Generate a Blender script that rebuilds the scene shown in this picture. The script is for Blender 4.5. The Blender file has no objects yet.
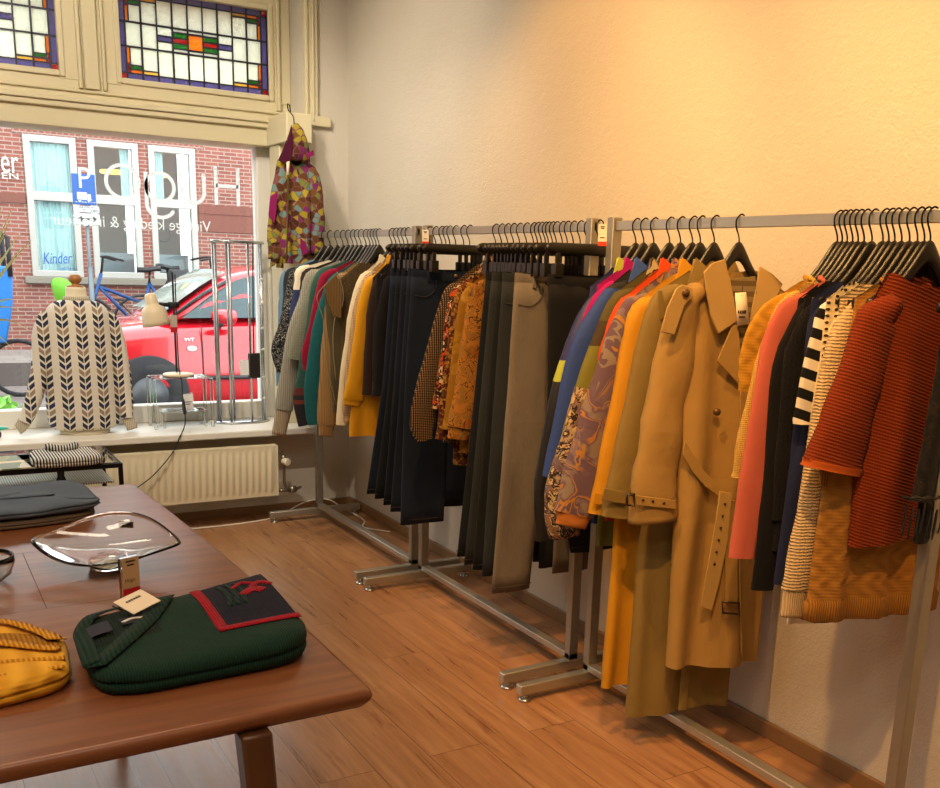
import bpy, bmesh, math, random
from mathutils import Vector, Matrix, noise
random.seed(7)
S = bpy.context.scene
COL = S.collection
PI = math.pi
# ------------------------------------------------------------------ camera (solved from the vanishing points of the room)
CAM = Vector((0.0, 0.0, 1.45))
F, PX, PY = 981.6, 505.15, 507.64
MR = Vector((0.8543577800508247, -0.5186347444405137, 0.03302704234032389))
MD = Vector((-0.09510271596047429, -0.21851072378112407, -0.9711892385161558))
MF = Vector((0.5109092454473375, 0.8266021204012075, -0.23600990967469945))
cd = bpy.data.cameras.new('camera'); cam = bpy.data.objects.new('camera', cd); COL.objects.link(cam)
cam.matrix_world = Matrix(((MR.x, -MD.x, -MF.x, CAM.x), (MR.y, -MD.y, -MF.y, CAM.y), (MR.z, -MD.z, -MF.z, CAM.z), (0, 0, 0, 1)))
cd.sensor_width = 36; cd.lens = F / 940 * 36
cd.shift_x = (470 - PX) / 940; cd.shift_y = (PY - 394) / 940
cd.clip_start = 0.05; cd.clip_end = 200
S.camera = cam

def ray(px, py):
    return MR * ((px - PX) / F) + MD * ((py - PY) / F) + MF
def at_x(px, py, X): d = ray(px, py); return CAM + d * ((X - CAM.x) / d.x)
def at_y(px, py, Y): d = ray(px, py); return CAM + d * ((Y - CAM.y) / d.y)
def at_z(px, py, Z): d = ray(px, py); return CAM + d * ((Z - CAM.z) / d.z)

# ------------------------------------------------------------------ object bookkeeping
def tag(o, label=None, cat=None, group=None, kind=None):
    if label: o['label'] = label
    if cat: o['category'] = cat
    if group: o['group'] = group
    if kind: o['kind'] = kind
    return o
def thing(name, label, cat, loc=(0, 0, 0), rz=0.0, group=None):
    o = bpy.data.objects.new(name, None); COL.objects.link(o)
    o.location = loc; o.rotation_euler = (0, 0, rz); o.empty_display_size = .05
    return tag(o, label, cat, group)

def smooth_path(pts, n):
    """Catmull-Rom resampling of tuples to n+1 samples."""
    P = [tuple(p) for p in pts]; m = len(P) - 1; out = []
    for k in range(n + 1):
        s = k / n * m; i = min(int(s), m - 1); t = s - i
        p0, p1, p2, p3 = P[max(i - 1, 0)], P[i], P[i + 1], P[min(i + 2, m)]
        out.append(tuple(.5 * (2 * b + (c - a) * t + (2 * a - 5 * b + 4 * c - d) * t * t + (3 * b - a - 3 * c + d) * t ** 3) for a, b, c, d in zip(p0, p1, p2, p3)))
    return out

class MB:
    def __init__(self): self.v = []; self.f = []; self.weld = True
    def add(self, vs, fs):
        b = len(self.v); self.v += [Vector(p) for p in vs]; self.f += [tuple(b + i for i in f) for f in fs]; return self
    def box(self, x0, x1, y0, y1, z0, z1):
        self.weld = False; self.k = getattr(self, 'k', -1) + 1; e = .0003 * (self.k % 7); x0, x1, y0, y1, z0, z1 = x0 - e, x1 + e, y0 - e, y1 + e, z0 - e, z1 + e
        return self.add([(x0, y0, z0), (x1, y0, z0), (x1, y1, z0), (x0, y1, z0), (x0, y0, z1), (x1, y0, z1), (x1, y1, z1), (x0, y1, z1)],
                        [(3, 2, 1, 0), (4, 5, 6, 7), (0, 1, 5, 4), (1, 2, 6, 5), (2, 3, 7, 6), (3, 0, 4, 7)])
    def obox(self, c, a, b, d):
        c, a, b, d = Vector(c), Vector(a), Vector(b), Vector(d); self.weld = False
        vs = [c + a * i + b * j + d * k for k in (-1, 1) for i, j in ((-1, -1), (1, -1), (1, 1), (-1, 1))]
        return self.add(vs, [(3, 2, 1, 0), (4, 5, 6, 7), (0, 1, 5, 4), (1, 2, 6, 5), (2, 3, 7, 6), (3, 0, 4, 7)])
    def loft(self, rings, c0=True, c1=True, closed=True):
        n = len(rings[0]); b = len(self.v); fs = []
        for r in rings: self.v += [Vector(p) for p in r]
        for i in range(len(rings) - 1):
            for j in range(n if closed else n - 1):
                k = (j + 1) % n
                fs.append((b + i * n + j, b + i * n + k, b + (i + 1) * n + k, b + (i + 1) * n + j))
        if c0: fs.append(tuple(b + j for j in reversed(range(n))))
        if c1: fs.append(tuple(b + (len(rings) - 1) * n + j for j in range(n)))
        self.f += fs; return self
    def tube(self, path, r, n=8, caps=True, closed=False):
        P = [Vector(p) for p in path]; rings = []
        t0 = (P[1] - P[0]).normalized()
        a = t0.orthogonal().normalized()
        for i, p in enumerate(P):
            q0, q1 = P[max(i - 1, 0)], P[min(i + 1, len(P) - 1)]
            if closed: q0, q1 = P[i - 1], P[(i + 1) % len(P)]
            t = (q1 - q0); t = t.normalized() if t.length > 1e-9 else t0
            a = (a - t * a.dot(t)); a = a.normalized() if a.length > 1e-6 else t.orthogonal().normalized()
            b = t.cross(a); rr = r[i] if isinstance(r, (list, tuple)) else r
            rings.append([p + (a * math.cos(2 * PI * j / n) + b * math.sin(2 * PI * j / n)) * rr for j in range(n)])
        if closed: rings.append(rings[0]); caps = False
        return self.loft(rings, caps, caps)
    def lathe(self, prof, c=(0, 0, 0), n=24, sx=1, sy=1, caps=(True, True)):
        c = Vector(c)
        return self.loft([[c + Vector((r * sx * math.cos(2 * PI * j / n), r * sy * math.sin(2 * PI * j / n), z)) for j in range(n)] for r, z in prof], caps[0], caps[1])
    def disc(self, c, axis, r, h, n=20):
        c, ax = Vector(c), Vector(axis).normalized(); a = ax.orthogonal().normalized(); b = ax.cross(a)
        return self.loft([[c + ax * s + (a * math.cos(2 * PI * j / n) + b * math.sin(2 * PI * j / n)) * r for j in range(n)] for s in (-h, h)])
    def prism(self, pts, off):
        """polygon given as 3D points, thickened by vector off."""
        off = Vector(off); P = [Vector(p) for p in pts]
        nrm = Vector((0, 0, 0))
        for i in range(len(P)): nrm += P[i].cross(P[(i + 1) % len(P)])
        if nrm.dot(off) < 0: P = P[::-1]
        return self.loft([P, [p + off for p in P]])
    def build(self, name, mat, parent=None, smooth=True, bevel=0, seg=2, sub=0, solid=0, world=True, angle=40):
        """world=True: the points are world points; else they are in the parent's own axes with z still measured from the floor."""
        me = bpy.data.meshes.new(name)
        vs = self.v
        if parent is not None:
            loc = parent.location; p = parent
            if world:
                R = Matrix.Rotation(-parent.rotation_euler.z, 3, 'Z'); vs = [R @ (v - loc) for v in vs]
            else: vs = [Vector((v.x, v.y, v.z - loc.z)) for v in vs]
        me.from_pydata([tuple(v) for v in vs], [], self.f)
        bm = bmesh.new(); bm.from_mesh(me)
        if self.weld: bmesh.ops.remove_doubles(bm, verts=bm.verts, dist=1e-6)
        bmesh.ops.recalc_face_normals(bm, faces=bm.faces); bm.to_mesh(me); bm.free()
        o = bpy.data.objects.new(name, me); COL.objects.link(o)
        if mat: me.materials.append(mat)
        if parent is not None: o.parent = parent
        if smooth:
            me.shade_smooth()
            if bevel or smooth == 'auto':
                try: me.set_sharp_from_angle(angle=math.radians(angle))
                except Exception: pass
        if bevel:
            m = o.modifiers.new('bevel', 'BEVEL'); m.width = bevel; m.segments = seg; m.limit_method = 'ANGLE'; m.angle_limit = math.radians(35)
        if sub:
            m = o.modifiers.new('sub', 'SUBSURF'); m.levels = sub; m.render_levels = sub
        if solid:
            m = o.modifiers.new('solid', 'SOLIDIFY'); m.thickness = solid; m.offset = 0
        return o
def sub_part(name, mb, mat, part, **k):
    """a sub-part: parented to a part that sits at its thing's origin."""
    root = part.parent
    o = mb.build(name, mat, root, **k); o.parent = part; return o

def text_mb(txt, size, mirror=False, spacing=1.0):
    """flat lettering as (points, faces, width) in the XZ plane, left aligned at the origin."""
    cu = bpy.data.curves.new('txt', 'FONT'); cu.body = txt; cu.size = size; cu.resolution_u = 3; cu.space_character = spacing
    o = bpy.data.objects.new('txt', cu); COL.objects.link(o)
    dg = bpy.context.evaluated_depsgraph_get()
    me = bpy.data.meshes.new_from_object(o.evaluated_get(dg))
    vs = [Vector((v.co.x, 0, v.co.y)) for v in me.vertices]; fs = [tuple(p.vertices) for p in me.polygons]
    bpy.data.objects.remove(o); bpy.data.curves.remove(cu); bpy.data.meshes.remove(me)
    w = max((v.x for v in vs), default=0)
    if mirror: vs = [Vector((w - v.x, 0, v.z)) for v in vs]
    return vs, fs, w
def put_text(mb, txt, size, org, ax, az, mirror=False, width=None, spacing=1.0, height=None):
    vs, fs, w = text_mb(txt, size, mirror, spacing)
    s = width / w if width else 1
    sz = s
    if height:
        sz = height / max(v.z for v in vs)
    org, ax, az = Vector(org), Vector(ax), Vector(az)
    mb.add([org + ax * (v.x * s) + az * (v.z * sz) for v in vs], fs); return mb

# ------------------------------------------------------------------ materials
def lin(h):
    h = h.lstrip('#'); c = [int(h[i:i + 2], 16) / 255 for i in (0, 2, 4)]
    return tuple((x / 12.92 if x <= .04045 else ((x + .055) / 1.055) ** 2.4) for x in c) + (1,)
class NT:
    def __init__(self, name, rough=.8, **k):
        self.m = bpy.data.materials.new(name); self.m.use_nodes = True
        self.t = self.m.node_tree; self.b = self.t.nodes['Principled BSDF']; self.out = self.t.nodes['Material Output']
        self.b.inputs['Roughness'].default_value = rough
        for kk, v in k.items(): self.b.inputs[kk.replace('_', ' ')].default_value = v
        self._co = None
    def n(self, typ, **k):
        nd = self.t.nodes.new(typ)
        for a, v in k.items(): setattr(nd, a, v)
        return nd
    def l(self, a, b): self.t.links.new(a, b)
    def co(self):
        if not self._co: self._co = self.n('ShaderNodeTexCoord').outputs['Object']
        return self._co
    def val(self, s, v):
        if isinstance(v, (int, float)): s.default_value = v
        else: self.l(v, s)
    def math(self, op, a, b=0.0, c=0.0):
        nd = self.n('ShaderNodeMath', operation=op)
        for i, v in enumerate((a, b, c)): self.val(nd.inputs[i], v)
        return nd.outputs[0]
    def xyz(self, vec=None):
        s = self.n('ShaderNodeSeparateXYZ'); self.l(vec or self.co(), s.inputs[0]); return s.outputs
    def mapv(self, sx, sy, sz, vec=None, rot=(0, 0, 0), loc=(0, 0, 0)):
        m = self.n('ShaderNodeMapping'); m.inputs['Scale'].default_value = (sx, sy, sz); m.inputs['Rotation'].default_value = rot; m.inputs['Location'].default_value = loc
        self.l(vec or self.co(), m.inputs[0]); return m.outputs[0]
    def noise(self, scale, detail=3, vec=None, rough=.55, dist=0.0):
        nd = self.n('ShaderNodeTexNoise'); nd.inputs['Scale'].default_value = scale; nd.inputs['Detail'].default_value = detail
        nd.inputs['Roughness'].default_value = rough; nd.inputs['Distortion'].default_value = dist
        self.l(vec or self.co(), nd.inputs['Vector']); return nd
    def ramp(self, fac, stops, const=False):
        r = self.n('ShaderNodeValToRGB'); cr = r.color_ramp
        if const: cr.interpolation = 'CONSTANT'
        while len(cr.elements) < len(stops): cr.elements.new(.5)
        for e, (p, c) in zip(cr.elements, stops): e.position = p; e.color = c
        self.l(fac, r.inputs[0]); return r.outputs[0]
    def mix(self, fac, a, b, mode='MIX'):
        m = self.n('ShaderNodeMix', data_type='RGBA', blend_type=mode)
        self.val(m.inputs[0], fac)
        for s, v in ((m.inputs[6], a), (m.inputs[7], b)):
            if isinstance(v, tuple): s.default_value = v
            else: self.l(v, s)
        return m.outputs[2]
    def bump(self, h, strength=.3, dist=.002):
        b = self.n('ShaderNodeBump'); b.inputs['Strength'].default_value = strength; b.inputs['Distance'].default_value = dist
        self.l(h, b.inputs['Height'])
        if self.b.inputs['Normal'].is_linked: self.l(self.b.inputs['Normal'].links[0].from_socket, b.inputs['Normal'])
        self.l(b.outputs[0], self.b.inputs['Normal'])
    def col(self, c):
        if isinstance(c, tuple): self.b.inputs['Base Color'].default_value = c
        else: self.l(c, self.b.inputs['Base Color'])
_mats = {}
def plain(name, hexc, rough=.6, metal=0.0, var=0.0, bump=0.0, scale=40, **k):
    if name in _mats: return _mats[name]
    t = NT(name, rough, Metallic=metal, **k); c = lin(hexc)
    if var or bump:
        ns = t.noise(scale, 4)
        if var: t.col(t.mix(ns.outputs[0], tuple(x * (1 - var) for x in c[:3]) + (1,), tuple(min(1, x * (1 + var)) for x in c[:3]) + (1,)))
        else: t.col(c)
        if bump: t.bump(ns.outputs[0], bump)
    else: t.col(c)
    _mats[name] = t.m; return t.m
def fab(name, hexc, kind='plain', hex2=None, scale=.006, var=.18, rough=.92, bump=.5, pal=None, weights=None, sheen=.03, dist=.003, axis='z'):
    if name in _mats: return _mats[name]
    t = NT(name, rough); t.b.inputs['Sheen Weight'].default_value = sheen; t.b.inputs['Specular IOR Level'].default_value = .25
    c = lin(hexc); c2 = lin(hex2) if hex2 else tuple(x * .45 for x in c[:3]) + (1,)
    big = t.noise(9, 4)
    x, y, z = t.xyz()
    W = 2 * PI
    def wav(v, per): return t.math('ADD', t.math('MULTIPLY', t.math('SINE', t.math('MULTIPLY', v, W / per)), .5), .5)
    base = c
    if kind == 'knit':            # rows of stitches
        wob = t.math('MULTIPLY', t.math('SUBTRACT', t.noise(60, 2).outputs[0], .5), scale)
        zz = t.math('ADD', z, wob); r1 = wav(zz, scale); r2 = wav(t.math('ADD', x, t.math('MULTIPLY', r1, scale * .3)), scale * 1.2)
        h = t.math('ADD', t.math('MULTIPLY', r1, .7), t.math('MULTIPLY', r2, .3)); base = t.mix(h, c2, c); t.bump(h, bump, dist)
    elif kind == 'rib':
        r1 = wav(x, scale); r2 = wav(z, scale * .6); h = t.math('ADD', t.math('MULTIPLY', r1, .85), t.math('MULTIPLY', r2, .15)); base = t.mix(h, c2, c); t.bump(h, bump, dist)
    elif kind == 'cable':
        xx = t.math('ADD', x, t.math('MULTIPLY', t.math('SINE', t.math('MULTIPLY', z, W / .07)), .012))
        r1 = wav(xx, .045); r2 = wav(z, scale); r3 = wav(t.math('ADD', t.math('MULTIPLY', x, .6), z), .035)
        h = t.math('ADD', t.math('MULTIPLY', r1, .6), t.math('ADD', t.math('MULTIPLY', r2, .12), t.math('MULTIPLY', r3, .28))); base = t.mix(h, c2, c); t.bump(h, bump, .005)
    elif kind == 'diag':
        v = t.math('ADD', z, t.math('MULTIPLY', x, .28)); r1 = wav(v, scale); r2 = wav(x, scale * .7)
        h = t.math('ADD', t.math('MULTIPLY', r1, .8), t.math('MULTIPLY', r2, .2)); base = t.mix(h, c2, c); t.bump(h, bump, dist)
    elif kind == 'stripe':
        v = {'z': z, 'x': x, 'd': t.math('ADD', z, t.math('MULTIPLY', x, .32))}[axis]
        f = t.math('GREATER_THAN', t.math('FRACT', t.math('DIVIDE', v, scale)), .5); base = t.mix(f, c, c2); t.bump(t.noise(900, 2).outputs[0], .2, .001)
    elif kind == 'dots':
        r = t.math('MULTIPLY', wav(x, scale), wav(z, scale * .8)); f = t.math('GREATER_THAN', r, .56); base = t.mix(f, c, c2); t.bump(r, bump, .002)
    elif kind == 'floral':
        n1 = t.noise(.55 / scale, 3, None, .55, 1.5); n2 = t.noise(1.3 / scale, 2, t.mapv(1, 1, 1, None, (0, 0, .4), (3, 5, 1)), .5, .8)
        k = len(pal); st = []
        for i in range(k): st.append((0 if i == 0 else .36 + .28 * i / k, lin(pal[i])))
        b1 = t.ramp(n1.outputs[0], st, True); b2 = t.ramp(n2.outputs[0], [(0 if i == 0 else .38 + .24 * i / k, lin(pal[(i * 3 + 1) % k])) for i in range(k)], True)
        n3 = t.noise(.35 / scale, 2, t.mapv(1, 1, 1, None, (0, 0, 0), (9, 2, 4))); base = t.mix(t.ramp(n3.outputs[0], [(.49, (0, 0, 0, 1)), (.53, (1, 1, 1, 1))]), b1, b2)
        if hex2:
            ln = t.math('LESS_THAN', t.math('ABSOLUTE', t.math('SUBTRACT', n2.outputs[0], .52)), .012); base = t.mix(ln, base, c2)
        t.bump(t.noise(26, 3).outputs[0], bump * .6, .006)
    elif kind == 'patch':
        vn = t.n('ShaderNodeTexVoronoi', feature='F1'); vn.inputs['Scale'].default_value = 1 / scale
        wv = t.n('ShaderNodeVectorMath', operation='ADD'); nn = t.noise(1 / scale * .6, 2)
        sc = t.n('ShaderNodeVectorMath', operation='SCALE'); t.l(nn.outputs[1], sc.inputs[0]); sc.inputs['Scale'].default_value = scale * (1.2 if kind == 'floral' else .35)
        t.l(t.mapv(1, .25, 1), wv.inputs[0]); t.l(sc.outputs[0], wv.inputs[1]); t.l(wv.outputs[0], vn.inputs['Vector'])
        s = t.n('ShaderNodeSeparateColor'); t.l(vn.outputs['Color'], s.inputs[0])
        k = len(pal); ws = weights or [1] * k; tot = sum(ws); acc = 0; st = []
        for p, w in zip(pal, ws): st.append((acc / tot, lin(p))); acc += w
        base = t.ramp(s.outputs[0], st, True)
        if hex2:
            ve = t.n('ShaderNodeTexVoronoi', feature='DISTANCE_TO_EDGE'); ve.inputs['Scale'].default_value = 1 / scale; t.l(wv.outputs[0], ve.inputs['Vector'])
            base = t.mix(t.math('LESS_THAN', ve.outputs['Distance'], .05), base, c2)
        t.bump(t.noise(400, 2).outputs[0], .15, .001)
    elif kind == 'denim':
        w1 = t.noise(1, 5, t.mapv(500, 120, 40)); h = w1.outputs[0]; fade = t.noise(5, 3, t.mapv(1, 1, .35))
        base = t.mix(h, c2, c); base = t.mix(t.math('MULTIPLY', t.math('SUBTRACT', fade.outputs[0], .35), 1.1), base, tuple(min(1, v * 1.8) for v in c[:3]) + (1,)); t.bump(h, .3, .001)
        t.bump(t.noise(30, 3).outputs[0], .3, .006)
    elif kind == 'marl':
        s = t.noise(260, 3); base = t.mix(t.ramp(s.outputs[0], [(.4, (0, 0, 0, 1)), (.6, (1, 1, 1, 1))]), c2, c); t.bump(s.outputs[0], bump, dist)
        r1 = wav(x, scale); t.bump(r1, .4, .002)
    else:
        w = t.math('MULTIPLY', wav(t.math('ADD', x, z), .0016), wav(t.math('SUBTRACT', x, z), .0016)); t.bump(w, .12, .0006)
        t.bump(t.noise(24, 3).outputs[0], bump * .6, .006)
    lo = t.mix(1.0, base, (1 - var, 1 - var, 1 - var, 1), 'MULTIPLY')
    t.col(t.mix(big.outputs[0], lo, base))
    _mats[name] = t.m; return t.m
def glass_pane(name, tint=(1, 1, 1, 1), refl=.5):
    t = NT(name); nt = t.t; tr = t.n('ShaderNodeBsdfTransparent'); tr.inputs[0].default_value = tint
    gl = t.n('ShaderNodeBsdfGlossy'); gl.inputs['Roughness'].default_value = .02
    fr = t.n('ShaderNodeFresnel'); fr.inputs[0].default_value = 1.45; mx = t.n('ShaderNodeMixShader')
    t.l(t.math('MULTIPLY', fr.outputs[0], refl), mx.inputs[0]); t.l(tr.outputs[0], mx.inputs[1]); t.l(gl.outputs[0], mx.inputs[2]); t.l(mx.outputs[0], t.out.inputs[0])
    _mats[name] = t.m; return t.m
def stained(name, hexc, trans=.5):
    t = NT(name); nt = t.t; c = lin(hexc)
    tl = t.n('ShaderNodeBsdfTranslucent'); tl.inputs[0].default_value = c
    tr = t.n('ShaderNodeBsdfTransparent'); tr.inputs[0].default_value = c
    df = t.n('ShaderNodeBsdfGlossy'); df.inputs['Roughness'].default_value = .25; df.inputs[0].default_value = (.9, .9, .9, 1)
    ns = t.noise(90, 3); b = t.n('ShaderNodeBump'); b.inputs['Strength'].default_value = .9; b.inputs['Distance'].default_value = .01; t.l(ns.outputs[0], b.inputs['Height'])
    for q in (tl, df): t.l(b.outputs[0], q.inputs['Normal'])
    m1 = t.n('ShaderNodeMixShader'); m1.inputs[0].default_value = trans; t.l(tl.outputs[0], m1.inputs[1]); t.l(tr.outputs[0], m1.inputs[2])
    m2 = t.n('ShaderNodeMixShader'); m2.inputs[0].default_value = .06; t.l(m1.outputs[0], m2.inputs[1]); t.l(df.outputs[0], m2.inputs[2]); t.l(m2.outputs[0], t.out.inputs[0])
    _mats[name] = t.m; return t.m
# ------------------------------------------------------------------ the room
WX, WY, CZ = 2.42, 5.86, 3.45
FZ = -.08                             # shop floor
SY0 = 5.68                             # front edge of the window sill          # wall plane behind the racks, window wall plane, ceiling
GY = 6.22                              # shop window glass
def plaster():
    t = NT('wall_plaster', .85); t.col(t.mix(t.noise(3, 3).outputs[0], lin('#d6d0c4'), lin('#cfc8bb')))
    t.bump(t.noise(130, 4).outputs[0], .55, .006); t.bump(t.noise(28, 3).outputs[0], .25, .01); return t.m
PLASTER = plaster()
def floor_mat():
    t = NT('laminate', .32); t.b.inputs['Specular IOR Level'].default_value = .4
    x, y, z = t.xyz(); cx = t.n('ShaderNodeCombineXYZ'); t.l(y, cx.inputs[0]); t.l(x, cx.inputs[1])
    br = t.n('ShaderNodeTexBrick'); br.offset = .37; br.inputs['Scale'].default_value = 1; br.inputs['Brick Width'].default_value = 1.28; br.inputs['Row Height'].default_value = .19
    br.inputs['Mortar Size'].default_value = .0012; br.inputs['Mortar Smooth'].default_value = .2; br.inputs['Bias'].default_value = 0
    br.inputs['Color1'].default_value = (0, 0, 0, 1); br.inputs['Color2'].default_value = (1, 1, 1, 1); br.inputs['Mortar'].default_value = (.5, .5, .5, 1)
    t.l(cx.outputs[0], br.inputs['Vector'])
    s = t.n('ShaderNodeSeparateColor'); t.l(br.outputs[0], s.inputs[0])
    off = t.n('ShaderNodeVectorMath', operation='ADD'); t.l(t.co(), off.inputs[0]); cc = t.n('ShaderNodeCombineXYZ'); t.l(t.math('MULTIPLY', s.outputs[0], 9), cc.inputs[1]); t.l(cc.outputs[0], off.inputs[1])
    g = t.noise(1, 6, t.mapv(26, 1.6, 1, off.outputs[0]), .65, .6); g2 = t.noise(1, 5, t.mapv(120, 3, 1, off.outputs[0]), .6)
    k = t.noise(1, 3, t.mapv(6, 1.8, 1, off.outputs[0]), .6, 1.2)
    base = t.ramp(g.outputs[0], [(.28, lin('#8a5f40')), (.45, lin('#a87a52')), (.6, lin('#b98a60')), (.78, lin('#cfa178'))])
    base = t.mix(t.math('MULTIPLY', g2.outputs[0], .35), base, lin('#7d5233'))
    base = t.mix(t.ramp(k.outputs[0], [(.62, (0, 0, 0, 1)), (.74, (.7, .7, .7, 1))]), base, lin('#7a4a2b'))
    base = t.mix(t.math('MULTIPLY', s.outputs[0], .22), base, lin('#8d5c3a'))
    base = t.mix(br.outputs['Fac'], base, lin('#4a2c18'))
    t.col(base); t.bump(br.outputs['Fac'], -.25, .002); t.bump(g2.outputs[0], .06, .002)
    t.l(t.math('ADD', t.math('MULTIPLY', g.outputs[0], .2), .2), t.b.inputs['Roughness']); return t.m
CREAM = plain('cream_paint', '#d8cfae', .42, bump=.05, scale=14)
WHITE = plain('white_paint', '#e6e3da', .4)
def st(name, mb, m, **k): return tag(mb.build(name, m, **k), kind='structure')
st('floor', MB().box(-3.2, WX + .1, -2.6, WY + .7, FZ - .1, FZ), floor_mat(), smooth=False)
st('ceiling', MB().box(-3.3, WX + .2, -2.7, WY + .7, CZ, CZ + .1), plain('ceiling_paint', '#e4e0d6', .9), smooth=False)
st('wall_right', MB().box(WX, WX + .15, -2.7, WY + .001, FZ, CZ), PLASTER, smooth=False)
st('wall_left', MB().box(-3.35, -3.2, -2.7, WY + .7, FZ, CZ), PLASTER, smooth=False)
st('wall_back', MB().box(-3.35, WX + .15, -2.75, -2.6, FZ, CZ), PLASTER, smooth=False)
st('wall_front', MB().box(-3.2, 2.14, WY, WY + .68, FZ, .43).box(2.14, WX + .15, WY, WY + .68, FZ, CZ).box(-3.2, -2.6, WY, WY + .68, .43, CZ), PLASTER, smooth=False)
BB = plain('baseboard_wood', '#8a6a48', .45, var=.15, scale=30)
bbm = MB().box(WX - .016, WX, -2.6, WY, FZ, FZ + .058)
st('baseboard_right', bbm, BB, bevel=.004)
st('baseboard_front', MB().box(-3.2, WX - .016, WY - .012, WY, FZ, FZ + .05), BB, bevel=.003)
# window sill, transom and casing of the shop front
st('trim_1', MB().box(-2.6, 2.139, SY0, GY + .12, .43, .471), WHITE, bevel=.008, seg=3)
tr = MB().box(-2.6, 2.139, 6.06, GY + .12, 2.115, 2.40)
tr.box(-2.6, 2.139, 6.035, 6.07, 2.215, 2.245).box(-2.6, 2.139, 6.02, 6.07, 2.245, 2.27).box(-2.6, 2.139, 6.045, 6.07, 2.30, 2.315)
st('trim_2', tr, CREAM, bevel=.006)
up = MB().box(-2.6, 2.139, 6.056, GY + .119, 2.86, CZ)
for xa, xb in ((2.005, 2.139), (.862, 1.18), (-.28, .04), (-1.42, -1.10), (-2.6, -2.24)): up.box(xa, xb, 6.056, GY + .119, 2.36, 2.90)
for xa, xb in ((.955, .972), (.985, 1.06), (1.078, 1.095), (2.05, 2.068)): up.box(xa, xb, 6.03, 6.07, 2.32, CZ)
st('trim_3', up, CREAM, bevel=.005)
# moulded casing on the wall at the side of the upper lights
cs = MB().box(2.142, 2.225, WY - .03, WY, 2.25, CZ).box(2.142, 2.162, WY - .045, WY, 2.25, CZ).box(2.188, 2.2, WY - .042, WY, 2.25, CZ)
cs.box(2.142, 2.30, WY - .035, WY, 2.23, 2.285)
st('trim_4', cs, CREAM, bevel=.005)
st('trim_5', MB().box(1.985, 2.139, 5.705, 6.06, 2.115, 2.272).box(2.0, 2.139, WY + .02, 6.06, .471, 2.115), CREAM, bevel=.006)

# ------------------------------------------------------------------ windows
GL = glass_pane('shop_glass', (.97, .985, .975, 1), .6)
w1 = tag(thing('window_1', None, None, (0, GY, .471)), kind='structure')
fr = MB()
for xa, xb in ((1.955, 2.135), (-.66, -.56), (-2.6, -2.5)): fr.box(xa, xb, GY - .05, GY + .05, .471, 2.13)
fr.box(-2.6, 2.13, GY - .05, GY + .05, .471, .575)
fr.build('window_frame', WHITE, w1, bevel=.006)
MB().box(-2.55, 1.98, GY - .004, GY + .004, .57, 2.13).build('glass_pane', GL, w1, smooth=False)
VINYL = stained('white_vinyl', '#f2f8f0', .0)
vy = GY - .0055
def wp(px, py): return at_y(px, py, vy)
# mirrored lettering on the pane: Hugo
H = MB()
def stroke(mb, pts, w, closed=False):
    P = [Vector((p[0], vy, p[1])) for p in pts]; n = len(P); L = []; R = []
    for i, p in enumerate(P):
        a = P[i - 1] if (i or closed) else P[i]; b = P[(i + 1) % n] if (i < n - 1 or closed) else P[i]
        t = (b - a).normalized(); q = Vector((t.z, 0, -t.x)) * (w / 2); L.append(p + q); R.append(p - q)
    vs = L + R; fs = [(i, (i + 1) % n, n + (i + 1) % n, n + i) for i in range(n if closed else n - 1)]
    mb.add(vs, fs)
zt, zb = wp(238, 168).z, wp(238, 206).z
x1, x2 = wp(238, 187).x, wp(216, 187).x; zm = (zt + zb) / 2
sw = .021
stroke(H, [(x1, zt), (x1, zb)], sw); stroke(H, [(x2, zt), (x2, zb)], sw); stroke(H, [(x1, zm), (x2, zm)], sw)
xu1, xu2 = wp(204, 188).x, wp(182, 188).x; r = (xu1 - xu2) / 2; xc = (xu1 + xu2) / 2; zx = zb + (zt - zb) * .78
stroke(H, [(xu1, zx)] + [(xc + r * math.cos(a), zb + r + r * math.sin(a)) for a in [-PI * k / 14 for k in range(15)]] + [(xu2, zx)], sw)
g1, g2 = wp(174, 188), wp(146, 185); r = abs(g1.x - g2.x) / 2; xc = (g1.x + g2.x) / 2; zg = zb + r
stroke(H, [(xc + r * math.cos(2 * PI * k / 28), zg + r * math.sin(2 * PI * k / 28)) for k in range(28)], sw, True)
stroke(H, [(xc - r, zg + r)] + [(xc - r, zg - .04)] + [(xc + r * math.cos(a), zg - .1 + r * .9 * math.sin(a)) for a in [PI + PI * k / 14 * .86 for k in range(15)]], sw)
o1, o2 = wp(139, 185), wp(106, 183); r = abs(o1.x - o2.x) / 2; xc = (o1.x + o2.x) / 2
stroke(H, [(xc + r * math.cos(2 * PI * k / 28), zb + .005 + r + r * math.sin(2 * PI * k / 28)) for k in range(28)], sw, True)
pa, pb = wp(211, 232), wp(50, 215)
put_text(H, 'Vintage kleding & interieur', .1, (pb.x, vy, pa.z), (1, 0, 0), (0, 0, 1), mirror=True, width=pa.x - pb.x, height=.062)
H.build('lettering', VINYL, w1, smooth=False)

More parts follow.
